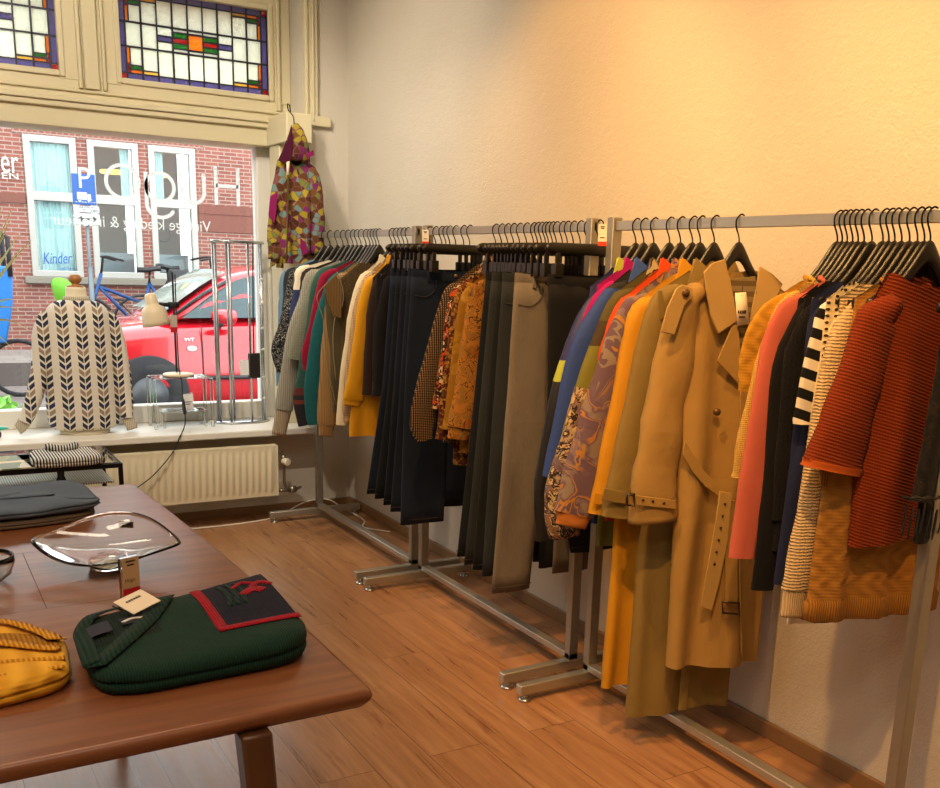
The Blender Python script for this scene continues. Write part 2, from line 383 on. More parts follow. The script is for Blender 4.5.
LEAD = plain('lead', '#3c3c46', .45, .6)
SG = {k: stained('glass_' + k, c, tr) for k, c, tr in (('clear', '#eef2e6', .12), ('purple', '#8d86b4', .1), ('red', '#d01828', .1), ('green', '#1aa84a', .1), ('orange', '#ffae18', .1), ('yellow', '#ffe08a', .1))}
def leaded_window(name, x0, x1, z0=2.40, z1=2.862, Y=6.085):
    root = tag(thing(name, None, None, ((x0 + x1) / 2, Y, z0)), kind='structure')
    W, Hh = x1 - x0, z1 - z0; bw = .034; parts = {k: MB() for k in SG}; ld = MB()
    def q(k, a, b, c, d): parts[k].box(a, b, Y - .002, Y + .002, c, d)
    def vl(x, a, b, w=.0035): ld.box(x - w, x + w, Y - .005, Y + .005, a, b)
    def hl(a, b, z, w=.0035): ld.box(a, b, Y - .005, Y + .005, z - w, z + w)
    xa, xb, za, zb = x0 + bw, x1 - bw, z0 + bw, z1 - bw; n = 9; cw = (xb - xa) / n
    zr1, zr2 = za + (zb - za) * .345, za + (zb - za) * .665; zc = (zr1 + zr2) / 2
    q('purple', x0, xa, za, zb); q('purple', xb, x1, za, zb); q('purple', xa, xb, z0, za); q('purple', xa, xb, zb, z1)
    for xx in ((x0, xa), (xb, x1)):
        for zz in ((z0, za), (zb, z1)): q('red', xx[0], xx[1], zz[0], zz[1])
    sq = cw * .5
    for i in range(n):
        a, b = xa + i * cw, xa + (i + 1) * cw
        if i: vl(a, z0, z1)
        for j, (c, d) in enumerate(((za, zr1), (zr1, zr2), (zr2, zb))):
            if j == 1 and i in (2, 6):
                q('clear', a, b, c, zc - .014); q('purple', a, b, zc - .014, zc + .014); q('clear', a, b, zc + .014, d); hl(a, b, zc - .014); hl(a, b, zc + .014)
            elif j == 1 and i in (3, 5):
                e = [c, zc - sq, zc - sq * .33, zc + sq * .33, zc + sq, d]
                for k in range(5): q(('clear', 'green', 'red', 'green', 'clear')[k], a, b, e[k], e[k + 1]); hl(a, b, e[k])
            elif j == 1 and i == 4:
                q('clear', a, b, c, zc - sq); q('orange', a, b, zc - sq, zc + sq); q('clear', a, b, zc + sq, d); hl(a, b, zc - sq); hl(a, b, zc + sq)
            elif j != 1 and i in (0, 8):
                t = .02; lft = i == 0; s = (d, -1) if j == 2 else (c, 1)
                ze = s[0]; sg = s[1]
                z_1, z_2, z_3 = ze + sg * t, ze + sg * t * 2.1, ze + sg * t * 2.6
                xo = a + t if lft else b - t
                lo = lambda p, r: (min(p, r), max(p, r))
                zz = lo(ze, z_1); q('orange', *lo(xo, b if lft else a), *zz)
                zz = lo(z_1, z_2); q('green', *lo(xo, b if lft else a), *zz)
                zz = lo(ze, z_3); q('red', *lo(a if lft else b, xo), *zz)
                zz = lo(z_3, c if j == 2 else d); q('orange', *lo(a if lft else b, xo), *zz)
                zz = lo(z_2, c if j == 2 else d); q('clear', *lo(xo, b if lft else a), *zz)
                hl(a, b, z_1); hl(a, b, z_2); vl(xo, *lo(ze, c if j == 2 else d), w=.002)
            elif j != 1 and i in (1, 7):
                t = .02
                if j == 2: q('yellow', a, b, d - t, d); q('clear', a, b, c, d - t); hl(a, b, d - t)
                else: q('yellow', a, b, c, c + t); q('clear', a, b, c + t, d); hl(a, b, c + t)
            else: q('clear', a, b, c, d)
    hl(x0, x1, zr1); hl(x0, x1, zr2); hl(x0, x1, za); hl(x0, x1, zb); vl(xa, z0, z1); vl(xb, z0, z1)
    for k in SG: parts[k].build(k + '_glass', SG[k], root, smooth=False)
    ld.build('leading', LEAD, root, smooth=False)
    fr = MB(); e = .03
    for (a, b, c, d) in ((x0 - e, x0, z0 - e, z1 + e), (x1, x1 + e, z0 - e, z1 + e), (x0, x1, z0 - e, z0), (x0, x1, z1, z1 + e)): fr.box(a, b, 6.045, 6.11, c, d)
    fr.build('window_frame', CREAM, root, bevel=.006)
leaded_window('window_2', 1.18, 2.005); leaded_window('window_3', .04, .862)
leaded_window('window_4', -1.10, -.28); leaded_window('window_5', -2.24, -1.42)

# ------------------------------------------------------------------ clothes racks
XB = 2.117
ALU = plain('brushed_steel', '#b6b2a6', .4, .75, var=.06, scale=60)
ALU2 = plain('dull_steel', '#a29e92', .45, .75, var=.06, scale=60)
ZR0, ZR1 = 1.589, 1.621
def rack(ya, yb, label):
    r = thing('clothes_rack', label, 'clothes rack', (XB, (ya + yb) / 2, FZ), 0, None)
    MB().box(XB - .008, XB + .008, yb, ya, ZR0, ZR1).build('hanging_rail', ALU, r, bevel=.002)
    MB().box(XB - .02, XB + .02, yb, ya, FZ + .066, FZ + .092).build('bottom_rail', ALU, r, bevel=.003)
    for y, s in ((ya, -1), (yb, 1)):
        yy = y + s * .017
        MB().box(XB - .02, XB + .02, yy - .017, yy + .017, FZ + .05, ZR1 + .012).build('post', ALU2, r, bevel=.003)
        f = MB().box(1.80, 2.38, yy - .018, yy + .018, FZ + .028, FZ + .066).build('foot', ALU, r, bevel=.004)
        for x in (1.83, 2.35):
            sub_part('glide', MB().lathe([(.012, .004), (.012, .03)], (x, yy, FZ), 12).lathe([(.024, 0), (.026, .005), (.02, .011)], (x, yy, FZ), 16), plain('chrome', '#c8c8c4', .2, .95), f)
    return r
rack(5.62, 4.275, 'metal clothes rack with sweaters and dark jeans, standing by the radiator')
rack(4.195, 2.885, 'metal clothes rack with patterned shirts and grey jeans, the middle one of three')
rack(2.795, 1.42, 'metal clothes rack with trench coats and the rust sweater')
# ------------------------------------------------------------------ radiator
RAD = plain('radiator_enamel', '#e2d9bb', .35)
rd = thing('radiator', 'cream panel radiator under the shop window', 'radiator', (.9, 5.66, .08))
X0, X1, Y0, Z0, Z1 = .12, 1.86, 5.60, .085, .385
p = MB(); ring0 = []; xs = []
nrib = 44; x = X0
prof = [(X0, 0)]
for i in range(nrib):
    a = X0 + .02 + (X1 - X0 - .04) * i / nrib; w = (X1 - X0 - .04) / nrib
    prof += [(a, 0), (a + w * .18, .008), (a + w * .5, .008), (a + w * .68, 0)]
prof += [(X1, 0)]
front = [[(xx, Y0 - (d if 0 < k < 5 else 0), z) for xx, d in prof] for k, z in enumerate((Z0, Z0 + .03, Z0 + .045, Z1 - .045, Z1 - .03, Z1 - .0))]
front[0] = [(a, b, c) for a, b, c in front[0]]
for k in (1, 4): front[k] = [(xx, Y0, front[k][0][2]) for xx, d in prof]
p.loft(front, False, False, False); p.weld = False
p.build('front_panel', RAD, rd, smooth='auto', angle=50)
MB().box(X0, X1, Y0 + .055, Y0 + .065, Z0, Z1).box(X0, X0 + .004, Y0, Y0 + .06, Z0, Z1).box(X1 - .004, X1, Y0, Y0 + .06, Z0, Z1).build('back_panel', RAD, rd, bevel=.001)
gr = MB()
for i in range(88): xx = X0 + .01 + i * (X1 - X0 - .02) / 87; gr.box(xx - .002, xx + .002, Y0 + .008, Y0 + .058, Z1 - .004, Z1 + .001)
for yy in (Y0 + .004, Y0 + .03, Y0 + .058): gr.box(X0, X1, yy - .003, yy + .003, Z1 - .003, Z1 + .002)
gr.build('top_grille', RAD, rd, smooth=False)
BRZ = plain('aged_brass', '#8f8672', .35, .8)
pv = MB().tube([(X1, Y0 + .03, .345), (X1 + .03, Y0 + .03, .34), (X1 + .045, Y0 + .03, .31), (X1 + .045, Y0 + .03, .15), (X1 + .06, Y0 + .03, .11), (X1 + .12, Y0 + .05, .10), (X1 + .17, Y0 + .1, .1)], .009, 10)
pv.tube([(X1, Y0 + .03, .105), (X1 + .08, Y0 + .03, .105)], .01, 10).disc((X1 + .1, Y0 + .04, .105), (1, .3, 0), .02, .02).disc((X1 + .045, Y0 + .03, .3), (0, 0, 1), .017, .022)
pv.build('valve_pipe', BRZ, rd)
MB().disc((X1 + .05, Y0 + .005, .285), (.3, -1, 0), .022, .022).build('thermostat_knob', plain('off_white_plastic', '#ece4cf', .4), rd, bevel=.004)
wire = MB().tube([(x, y, z + FZ) for x, y, z in smooth_path([(-.3, 5.72, .012), (.3, 5.62, .006), (.7, 5.6, .006), (1.1, 5.66, .006), (1.45, 5.62, .006), (1.8, 5.66, .006), (1.95, 5.74, .02), (2.1, 5.82, .05), (2.25, 5.83, .055), (2.31, 5.7, .02), (2.33, 5.42, .006), (2.26, 5.25, .006), (2.36, 5.1, .006)], 60)], .005, 6)
tag(wire.build('power_cable', plain('white_cable', '#e8e2d2', .5)), 'white power cable lying along the floor under the radiator', 'cable')
# ------------------------------------------------------------------ the street outside
GZ = -.12
def noisy(name, a, b, scale, rough=.9, bump=.3):
    t = NT(name, rough); n = t.noise(scale, 5); t.col(t.mix(n.outputs[0], lin(a), lin(b))); t.bump(n.outputs[0], bump, .01); return t.m
def brickmat(name, c1, c2, mort, bw=.185, rh=.052, m=.007, vec=None, rot=False):
    t = NT(name, .9); x, y, z = t.xyz(); cx = t.n('ShaderNodeCombineXYZ'); t.l(x, cx.inputs[0]); t.l(y if rot else z, cx.inputs[1])
    br = t.n('ShaderNodeTexBrick'); br.inputs['Scale'].default_value = 1; br.inputs['Brick Width'].default_value = bw; br.inputs['Row Height'].default_value = rh
    br.inputs['Mortar Size'].default_value = m; br.inputs['Color1'].default_value = lin(c1); br.inputs['Color2'].default_value = lin(c2); br.inputs['Mortar'].default_value = lin(mort); br.inputs['Bias'].default_value = -.1
    t.l(cx.outputs[0], br.inputs['Vector'])
    n = t.noise(14, 3); t.col(t.mix(t.math('MULTIPLY', n.outputs[0], .35), br.outputs[0], lin('#6c4c44'))); t.bump(br.outputs['Fac'], -.4, .01); return t.m
st('street', MB().box(-14, 24, 6.5, 13.2, GZ - .1, GZ), brickmat('street_paving', '#706a66', '#807a74', '#605a56', .2, .1, .004, rot=True), smooth=False)
st('pavement', MB().box(-14, 24, 13.2, 15.0, GZ - .1, .16), brickmat('pavement_slabs', '#807b76', '#8c8780', '#66625e', .3, .3, .005, rot=True), smooth=False)
st('pavement_near', MB().box(-14, 24, WY + .7, 7.9, GZ - .1, GZ + .08), brickmat('pavement_slabs_near', '#807b76', '#8c8780', '#66625e', .3, .3, .005, rot=True), smooth=False)
BY = 15.0
def bp(px, py): return at_y(px, py, BY)
wl = []
for L, Rr in ((22, 75), (86, 137), (147, 194)):
    a = bp(L, 137); b = bp(Rr, 141); wl.append((a.x, b.x))
zt0 = bp(48, 136).z; zb0 = bp(60, 277).z; zmid = bp(55, 196).z
bd = thing('brick_building', 'red brick house across the street with white framed windows', 'building', (4, BY, 0))
BR = brickmat('red_brick', '#8a4e42', '#6e3d34', '#9a877c')
wall = MB(); xs = [-9] + [v for w in wl for v in w] + [14]
for i in range(0, len(xs), 2): wall.box(xs[i], xs[i + 1], BY, BY + .3, 0, 4.3)
for a, b in wl: wall.box(a, b, BY, BY + .3, 0, zb0); wall.box(a, b, BY, BY + .3, zt0, 4.3)
wall.build('brick_wall', BR, bd, smooth=False)
SOL = brickmat('soldier_brick', '#86483c', '#6c3c32', '#98857a', .075, .23)
so = MB()
for a, b in wl: so.box(a - .12, b + .12, BY - .012, BY + .01, zt0 + .005, zt0 + .235)
so.build('brick_lintel', SOL, bd, smooth=False)
pl = MB(); zc1 = bp(230, 208).z
pl.box(wl[2][1] + .02, 14, BY - .03, BY + .01, zc1 - .1, zc1 + .02); pl.box(wl[2][1] + .02, 14, BY - .02, BY + .01, zc1 - .35, zc1 - .1); pl.box(-9, wl[0][0] - .02, BY - .03, BY + .01, zc1 - .1, zc1 + .02)
pl.build('brick_band', plain('dark_brick', '#6e443a', .9, var=.2), bd, smooth=False)
MB().box(wl[0][0] - .1, wl[2][1] + .1, BY - .09, BY + .02, zb0 - .09, zb0).build('stone_ledge', plain('stone', '#7a7468', .85, var=.1), bd, bevel=.01)
WF = plain('window_white', '#a09f99', .45)
GIN = glass_pane('house_glass', (.9, .95, .95, 1), .7)
DARK = noisy('dim_room', '#5a4c42', '#6a5a4c', 2)
def curt():
    t = NT('sheer_curtain', .9); t.col(lin('#d8f2f2')); return t.m
CURT = curt()
for i, (a, b) in enumerate(wl):
    f = MB(); e = .085
    f.box(a, a + e, BY - .03, BY + .08, zb0, zt0).box(b - e, b, BY - .03, BY + .08, zb0, zt0).box(a, b, BY - .03, BY + .08, zb0, zb0 + e).box(a, b, BY - .03, BY + .08, zt0 - e, zt0).box(a, b, BY - .03, BY + .08, zmid - .07, zmid + .05)
    fo = f.build('window', WF, bd, bevel=.01)
    sub_part('pane', MB().box(a + .05, b - .05, BY + .03, BY + .036, zb0 + .05, zt0 - .05), GIN, fo, smooth=False)
    if i == 0:
        rows = [[(a + .06 + (b - a - .12) * k / 60, BY + .1 + .018 * math.sin(k * 1.15) + .008 * math.sin(k * .37), z) for k in range(61)] for z in (zb0 + .05, zt0 - .05)]
        sub_part('curtain', MB().loft(rows, False, False, False), CURT, fo)
    else:
        rm = MB().box(a + .02, b - .02, BY + .95, BY + 1.0, zb0, zt0).box(a + .02, b - .02, BY + .3, BY + 1, zb0 - .02, zb0)
        sub_part('room', rm, DARK, fo, smooth=False)
        cb = MB(); cx0 = a + .1 if i == 2 else b - .22
        rows = [[(cx0 + .12 * k / 16, BY + .12 + .015 * math.sin(k * 1.4), z) for k in range(17)] for z in (zmid + .06, zt0 - .06)]
        sub_part('curtain', MB().loft(rows, False, False, False), CURT, fo)
        lp = MB().disc(((a + b) / 2 + (.1 if i == 1 else -.15), BY + .45, zt0 - .36), (0, 0, 1), .2, .02)
        t = NT('lit_lamp%d' % i); t.b.inputs['Base Color'].default_value = lin('#f0c060'); t.b.inputs['Emission Color'].default_value = lin('#ffc040'); t.b.inputs['Emission Strength'].default_value = 2.5
        sub_part('pendant_lamp', lp, t.m, fo)
        if i == 2: sub_part('clock', MB().tube([((a + b) / 2 + .05 + .1 * math.cos(2 * PI * k / 20), BY + .9, zmid - .42 + .1 * math.sin(2 * PI * k / 20)) for k in range(20)], .012, 6, closed=True), plain('iron', '#35302c', .6), fo)
        sub_part('counter', MB().box(a + .02, b - .02, BY + .5, BY + .95, zb0, zb0 + .35), plain('pale_counter', '#9fb0b8', .6), fo, smooth=False)
# lettering on the house
SIGNW = plain('sign_white', '#c8c4bc', .6); BLUEINK = plain('blue_ink', '#1a5aa8', .6)
s1 = MB(); e1 = bp(18, 172)
put_text(s1, 'Kinder', .4, bp(-40, 169.5) + Vector((0, -.045, 0)), (1, 0, 0), (0, 0, 1), width=e1.x - bp(-40, 178).x, height=.3)
e2 = bp(18, 178); e3 = bp(-40, 177)
put_text(s1, 'GARDEN', .12, Vector((e3.x, BY - .045, bp(10, 179).z)), (1, 0, 0), (0, 0, 1), width=e2.x - e3.x, height=.075)
s1.build('wall_lettering', SIGNW, bd, smooth=False)
s2 = MB(); k0, k1 = bp(43, 264), bp(72, 264)
put_text(s2, 'Kinder', .2, Vector((k0.x, BY + .028, k0.z)), (1, 0, .05), (.12, 0, 1), width=k1.x - k0.x, height=.15)
put_text(s2, 'GARDEN', .05, Vector((k0.x + .18, BY + .028, k0.z - .07)), (1, 0, 0), (0, 0, 1), width=.22, height=.03)
s2.build('window_lettering', BLUEINK, bd, smooth=False)
# parking sign
pp = at_y(86, 200, 13.55)
ps = thing('parking_sign', 'blue parking sign with white P on a grey pole', 'street sign', (pp.x, 13.55, .16))
YS = 13.55
zt_, zb_ = at_y(84, 174, YS).z, at_y(85, 205, YS).z; xl, xr = at_y(72, 190, YS).x, at_y(95.5, 190, YS).x; cx = (xl + xr) / 2
pole = MB().tube([(cx + .02, YS + .04, .16), (cx + .02, YS + .04, zt_ - .1)], .022, 12); pole.tube([(cx + .02, YS + .04, .16), (cx + .02, YS + .04, 1.3)], .034, 12); pole.build('pole', plain('galvanised', '#5f676c', .4, .7), ps)
MB().box(xl, xr, YS - .012, YS, zb_, zt_).build('blue_plate', plain('sign_blue', '#06488e', .4), ps, bevel=.01)
lt = MB(); put_text(lt, 'P', .3, (cx - .075, YS - .0135, zb_ + .2), (1, 0, 0), (0, 0, 1), height=.24, width=.16)
lt.box(xl + .05, cx + .03, YS - .016, YS - .0125, zb_ + .06, zb_ + .15).box(cx + .035, cx + .075, YS - .016, YS - .0125, zb_ + .06, zb_ + .13).box(cx + .08, xr - .05, YS - .016, YS - .0125, zb_ + .055, zb_ + .07)
for q in (xl + .08, cx + .05): lt.disc((q, YS - .014, zb_ + .055), (0, 1, 0), .018, .002, 12)
for q in range(8): lt.box(xl + .03 + q * .035, xl + .05 + q * .035, YS - .016, YS - .0125, zb_ + .03, zb_ + .036)
lt.build('pictogram', plain('plate_white', '#a8acac', .5), ps, smooth=False)
z3, z4, z5 = zb_ - .012, at_y(86, 213, YS).z, at_y(87, 225, YS).z
MB().box(xl + .01, xr + .03, YS - .012, YS, z4 + .005, z3).build('hours_plate', plain('plate_white', '#a8acac', .5), ps, bevel=.006)
MB().box(xl + .01, xr + .03, YS - .012, YS, z5, z4 - .005).build('arrow_plate', plain('plate_white', '#a8acac', .5), ps, bevel=.006)
tx = MB(); put_text(tx, 'ma t/m vr', .05, (xl + .06, YS - .0135, z4 + .055), (1, 0, 0), (0, 0, 1), width=xr - xl - .09, height=.032); put_text(tx, '7 - 18h', .05, (xl + .1, YS - .0135, z4 + .018), (1, 0, 0), (0, 0, 1), width=.18, height=.026)
zc = (z4 + z5) / 2
for s, q in ((1, xl + .04), (-1, xr)):
    tx.box(min(q + s * .03, q + s * .13), max(q + s * .03, q + s * .13), YS - .016, YS - .0125, zc - .009, zc + .009)
    tx.prism([(q, YS - .0125, zc), (q + s * .05, YS - .0125, zc + .035), (q + s * .05, YS - .0125, zc - .035)], (0, -.003, 0))
tx.build('sign_print', plain('black_print', '#1b1c20', .5), ps, smooth=False)

# red car, nose towards -X, near flank at Y = 9.55
CY0 = 9.55; CW = 1.7; cyc = CY0 + CW / 2
RED = plain('car_red', '#b00a1c', .22, 0, **{'Coat_Weight': .8})
DKG = plain('car_glass', '#2f4347', .05, 0); BLK = plain('black_rubber', '#14151a', .7); TRIM = plain('black_trim', '#1c1c20', .45)
car = thing('car', 'red hatchback parked outside the shop window', 'car', (3.3, cyc, GZ))
# (x, z bottom, z belt, half width)
xs_ = [(1.25, .28, .60, .55), (1.32, .2, .68, .70), (1.55, .16, .77, .79), (1.95, .14, .82, .835), (2.3, .14, .85, .845), (2.9, .14, .87, .85), (3.6, .14, .89, .85), (4.2, .15, .91, .845), (4.6, .17, .93, .83), (4.85, .25, .92, .78), (4.95, .35, .85, .7)]
rings = []
for x, zb, zt, w in xs_:
    zb += GZ; h = zt - zb
    prof = [(-w * .86, zb), (-w * .97, zb + h * .1), (-w, zb + h * .35), (-w * .995, zb + h * .62), (-w * .965, zb + h * .86), (-w * .9, zt - .01), (-w * .6, zt + .035), (0, zt + .05)]
    pr = prof + [(-a, b) for a, b in prof[-2::-1]]
    rings.append([(x, cyc + a, b) for a, b in pr])
MB().loft(rings).build('body', RED, car, sub=1)
# greenhouse
gh = [(2.06, .84, .86, .74, .70), (2.2, .84, .95, .755, .72), (2.53, .85, 1.18, .765, .68), (2.78, .86, 1.32, .77, .63), (3.08, .87, 1.38, .77, .61), (3.6, .88, 1.40, .77, .61), (4.2, .89, 1.37, .765, .6), (4.6, .90, 1.25, .75, .62), (4.85, .9, 1.0, .74, .7)]
rg = []
for x, zb, zt, w0, w1 in gh:
    P = [(-w0, zb), (-(w0 * .5 + w1 * .5), (zb + zt) / 2), (-w1, zt - .05), (-w1 * .93, zt - .015), (-w1 * .5, zt + .012), (0, zt + .018)]
    P = P + [(-a, b) for a, b in P[-2::-1]]; rg.append([(x, cyc + a, b) for a, b in P])
MB().loft(rg).build('roof', RED, car, sub=1)
def flank(x, z, zt_at=None):   # point just outside the side glass
    for (xa, ba, ta, w0a, w1a), (xb, bb, tb, w0b, w1b) in zip(gh, gh[1:]):
        if xa <= x <= xb:
            k = (x - xa) / (xb - xa); b = ba + (bb - ba) * k; t = ta + (tb - ta) * k - .05; w0 = w0a + (w0b - w0a) * k; w1 = w1a + (w1b - w1a) * k
            s = min(1, max(0, (z - b) / max(.02, t - b))); return Vector((x, cyc - (w0 + (w1 - w0) * s) - .012, z))
def side_glass(name, poly):
    vs = [flank(x, z) for x, z in poly]; MB().prism(vs, (0, .008, 0)).build(name, DKG, car, smooth=False)
side_glass('door_window', [(2.30, .90), (2.58, 1.10), (2.86, 1.26), (3.0, 1.30), (3.45, 1.31), (3.45, .91)])
side_glass('rear_door_window', [(3.53, .92), (3.53, 1.31), (4.0, 1.30), (4.25, 1.22), (4.2, .94)])
ws = []
for x, zz, hw in ((2.13, .925, .66), (2.2, .965, .66), (2.38, 1.09, .64), (2.53, 1.19, .62), (2.68, 1.275, .59), (2.76, 1.318, .57)):
    ws.append([(x - .006, cyc + hw * (k / 6 - 1), zz + .012 + .022 * (1 - (k / 6 - 1) ** 2)) for k in range(13)])
MB().loft(ws, False, False, False).build('windscreen', plain('screen_glass', '#7c857e', .08), car)
# wipers, pillars trim, door seams, badge, mirror, handle strip
ap = MB().tube([flank(2.2, .9), flank(2.53, 1.13), flank(2.8, 1.265)], .018, 6); ap.build('pillar_trim', TRIM, car)
sm = MB()
def side(x, z): # point on the flank of the lower body
    for (xa, ba, ta, wa), (xb, bb, tb, wb) in zip(xs_, xs_[1:]):
        if xa <= x <= xb: k = (x - xa) / (xb - xa); w = wa + (wb - wa) * k; break
    s = abs((z - .42) / .5); return Vector((x, cyc - w + .05 * s * s, z))
sm.tube([side(2.46, z) + Vector((0, -.002, 0)) for z in (.05, .2, .4, .6, .76, .83)], .006, 5); sm.tube([side(3.5, z) + Vector((0, -.002, 0)) for z in (.05, .2, .4, .6, .76, .83)], .006, 5)
sm.tube([side(x, .10) + Vector((0, -.006, 0)) for x in (2.46, 2.8, 3.2, 3.5)], .006, 5)
sm.build('door_seam', plain('seam_dark', '#4a0410', .6), car)
MB().tube([side(x, .34) + Vector((0, -.004, 0)) for x in (2.5, 2.8, 3.2, 3.48)], .022, 6).build('side_strip', TRIM, car)
bpnt = side(2.36, .62)
MB().lathe([(.035, 0), (.03, .008)], (0, 0, 0), 20)
bm_ = MB(); bm_.loft([[bpnt + Vector((.045 * math.cos(2 * PI * k / 20) * s, d, .025 * math.sin(2 * PI * k / 20) * s)) for k in range(20)] for s, d in ((1, 0), (1, -.012), (.8, -.018))]); bm_.build('oval_badge', plain('badge_white', '#e8e8e4', .3), car)
bt = MB(); put_text(bt, 'VVT', .05, bpnt + Vector((-.07, -.008, .07)), (1, 0, 0), (.15, 0, 1), width=.09, height=.03); bt.build('badge_lettering', plain('chrome', '#c8c8c4', .2, .95), car, smooth=False)
mir = at_y(224, 318, CY0 - .08)
mc = Vector((mir.x, CY0 - .08, mir.z)); mm = MB()
mm.loft([[mc + Vector((x, .1 * s * math.cos(2 * PI * k / 16), .075 * s * math.sin(2 * PI * k / 16) + (.02 if s < 1 else 0))) for k in range(16)] for x, s in ((-.12, .35), (-.1, .7), (-.04, .98), (.06, 1), (.12, .92))]); mm.build('wing_mirror', RED, car, sub=1)
MB().tube([mc + Vector((-.02, .05, -.06)), mc + Vector((0, .2, -.07))], .03, 8).build('mirror_stalk', TRIM, car)
for wx in (1.96, 4.3):
    for yy, s in ((CY0 + .02, 1), (CY0 + CW - .02, -1)):
        tyre = MB()
        tyre.loft([[(wx + r * math.cos(2 * PI * k / 32), yy + s * d, GZ + .31 + r * math.sin(2 * PI * k / 32)) for k in range(32)] for r, d in ((.2, .0), (.29, -.01), (.31, .03), (.31, .15), (.28, .19))]); wo = tyre.build('wheel', BLK, car)
        hub = MB().disc((wx, yy + s * -.003, GZ + .31), (0, 1, 0), .17, .01, 24); sub_part('hubcap', hub, plain('hub_grey', '#4a4c50', .4, .5), wo)
    ar = MB(); 
    for yy in (CY0 - .004,):
        ar.loft([[(wx + r * math.cos(PI * k / 24), yy + d, GZ + .31 + r * math.sin(PI * k / 24)) for k in range(25)] for r, d in ((.37, .03), (.36, .0), (.2, .02))], False, False, False)
    ar.build('wheel_arch', BLK, car)

# bicycles against the house
def bicycle(label, x, y, z0, color, s=1.0, flip=1, seatbox=False, lean=0):
    b = thing('bicycle', label, 'bicycle', (x, y, z0)); fm = plain('bike_' + color, color, .35, .3); bk = plain('bike_black', '#16171a', .5); mt = plain('bike_metal', '#8a8d92', .3, .8)
    P = lambda a, h, d=0: Vector((x + flip * a * s, y + d * s, z0 + h * s))
    hubs = [(-.52, .345), (.52, .345)]
    for hx, hz in hubs:
        t = MB().tube([P(hx + .33 * math.cos(2 * PI * k / 28), hz + .33 * math.sin(2 * PI * k / 28)) for k in range(28)], .018 * s, 6, closed=True); w = t.build('wheel', bk, b)
        sp = MB()
        for k in range(14): a = 2 * PI * k / 14; sp.tube([P(hx, hz), P(hx + .32 * math.cos(a), hz + .32 * math.sin(a))], .0025 * s, 4)
        sub_part('spokes', sp, mt, w)
    f = MB(); bb = (-.08, .3); st_ = (-.2, .85); hd = (.33, .95); hl = (.36, .8)
    for p, q in ((bb, st_), (bb, hl), (st_, hd) if not seatbox else ((-.15, .6), hl), (bb, hubs[0]), (st_, hubs[0]), (hd, hubs[1])): f.tube([P(*p), P(*q)], .02 * s, 8)
    f.build('frame', fm, b)
    MB().tube([P(.33, .95), P(.3, 1.12), P(.32, 1.14, .0)], .014 * s, 8).tube([P(.12, 1.1, -.26), P(.28, 1.14, -.2), P(.32, 1.14, 0), P(.28, 1.14, .2), P(.12, 1.1, .26)], .013 * s, 8).build('handlebar', bk, b)
    MB().loft([[P(-.2 + a, 1.0 + h, w * math.cos(2 * PI * k / 12)) + Vector((0, 0, .03 * s * math.sin(2 * PI * k / 12))) for k in range(12)] for a, w, h in ((-.13, .08, .02), (-.08, .1, .02), (.02, .06, 0), (.13, .02, 0))]).tube([P(*st_), P(-.21, .98)], .014 * s, 6).build('saddle', bk, b)
    MB().tube([P(-.85, .62), P(-.3, .62)], .01 * s, 6).tube([P(-.85, .62, .07), P(-.3, .62, .07)], .01 * s, 6).tube([P(-.8, .62), P(-.54, .35)], .008 * s, 6).build('carrier', bk, b)
    if seatbox:
        MB().loft([[P(-.55 + a, h, w * c) for a, c in ((-.11, -1), (.11, -1), (.11, 1), (-.11, 1))] for h, w in ((.64, .07), (.7, .1), (.85, .1), (1.02, .06))]).build('child_seat', bk, b, bevel=.02)
    MB().box(min(P(-.9, 0).x, P(-.86, 0).x), max(P(-.9, 0).x, P(-.86, 0).x), y - .03, y + .03, z0 + .6 * s, z0 + .66 * s).build('tail_lamp', plain('lamp_red', '#e04060', .3), b)
    return b
q = at_y(124, 290, 13.9); bicycle('blue bicycle with black child seat below the white windows', q.x + .1, 13.9, .16, '#083a70', 1.12, -1, True)
q = at_y(178, 275, 14.3); bicycle('dark bicycle parked behind the nose of the red car', q.x + .1, 14.3, .16, '#2a2c30', 1.15, 1)
# blue cargo bike at the edge of the view
q = at_y(8, 285, 12.2)
cb = thing('cargo_bike', 'blue cargo bike box with a black canopy frame, at the edge of the window', 'cargo bike', (q.x - .3, 12.2, GZ))
MB().loft([[(q.x - .95 + a * (1 - k * .0), 11.85 + c, z) for a, c in ((0, 0), (w, 0), (w, .7), (0, .7))] for k, (z, w) in enumerate(((.5, .86), (.9, .95), (1.3, .98)))]).build('cargo_box', plain('cargo_blue', '#0c6ab4', .5), cb, bevel=.02)
MB().tube([(q.x + .0, 11.85, 1.2), (q.x + .0, 11.85, 1.6), (q.x - .12, 11.9, 1.68), (q.x - .9, 11.9, 1.68)], .025, 8).tube([(q.x + .0, 12.5, 1.2), (q.x + .0, 12.5, 1.6), (q.x - .12, 12.5, 1.68), (q.x - .9, 12.5, 1.68)], .025, 8).build('canopy_frame', BLK, cb)
for wx in (q.x - .75, q.x + .05): MB().tube([(wx + .3 * math.cos(2 * PI * k / 24), 12.2, GZ + .32 + .3 * math.sin(2 * PI * k / 24)) for k in range(24)], .025, 6, closed=True).build('wheel', BLK, cb)
q = at_y(64, 290, 13.3)
gb = MB(); gb.loft([[(q.x + a + r * math.cos(2 * PI * k / 14), 13.3 + .7 * r * math.sin(2 * PI * k / 14), q.z + h) for k in range(14)] for r, h, a in ((.05, -.2, 0), (.12, -.13, .01), (.14, 0, 0), (.12, .1, -.03), (.05, .15, -.05))])
tag(gb.build('saddle_bag', plain('lime_green', '#5aa014', .6), sub=1), 'lime green bag seen beside the mannequin through the glass', 'bag')
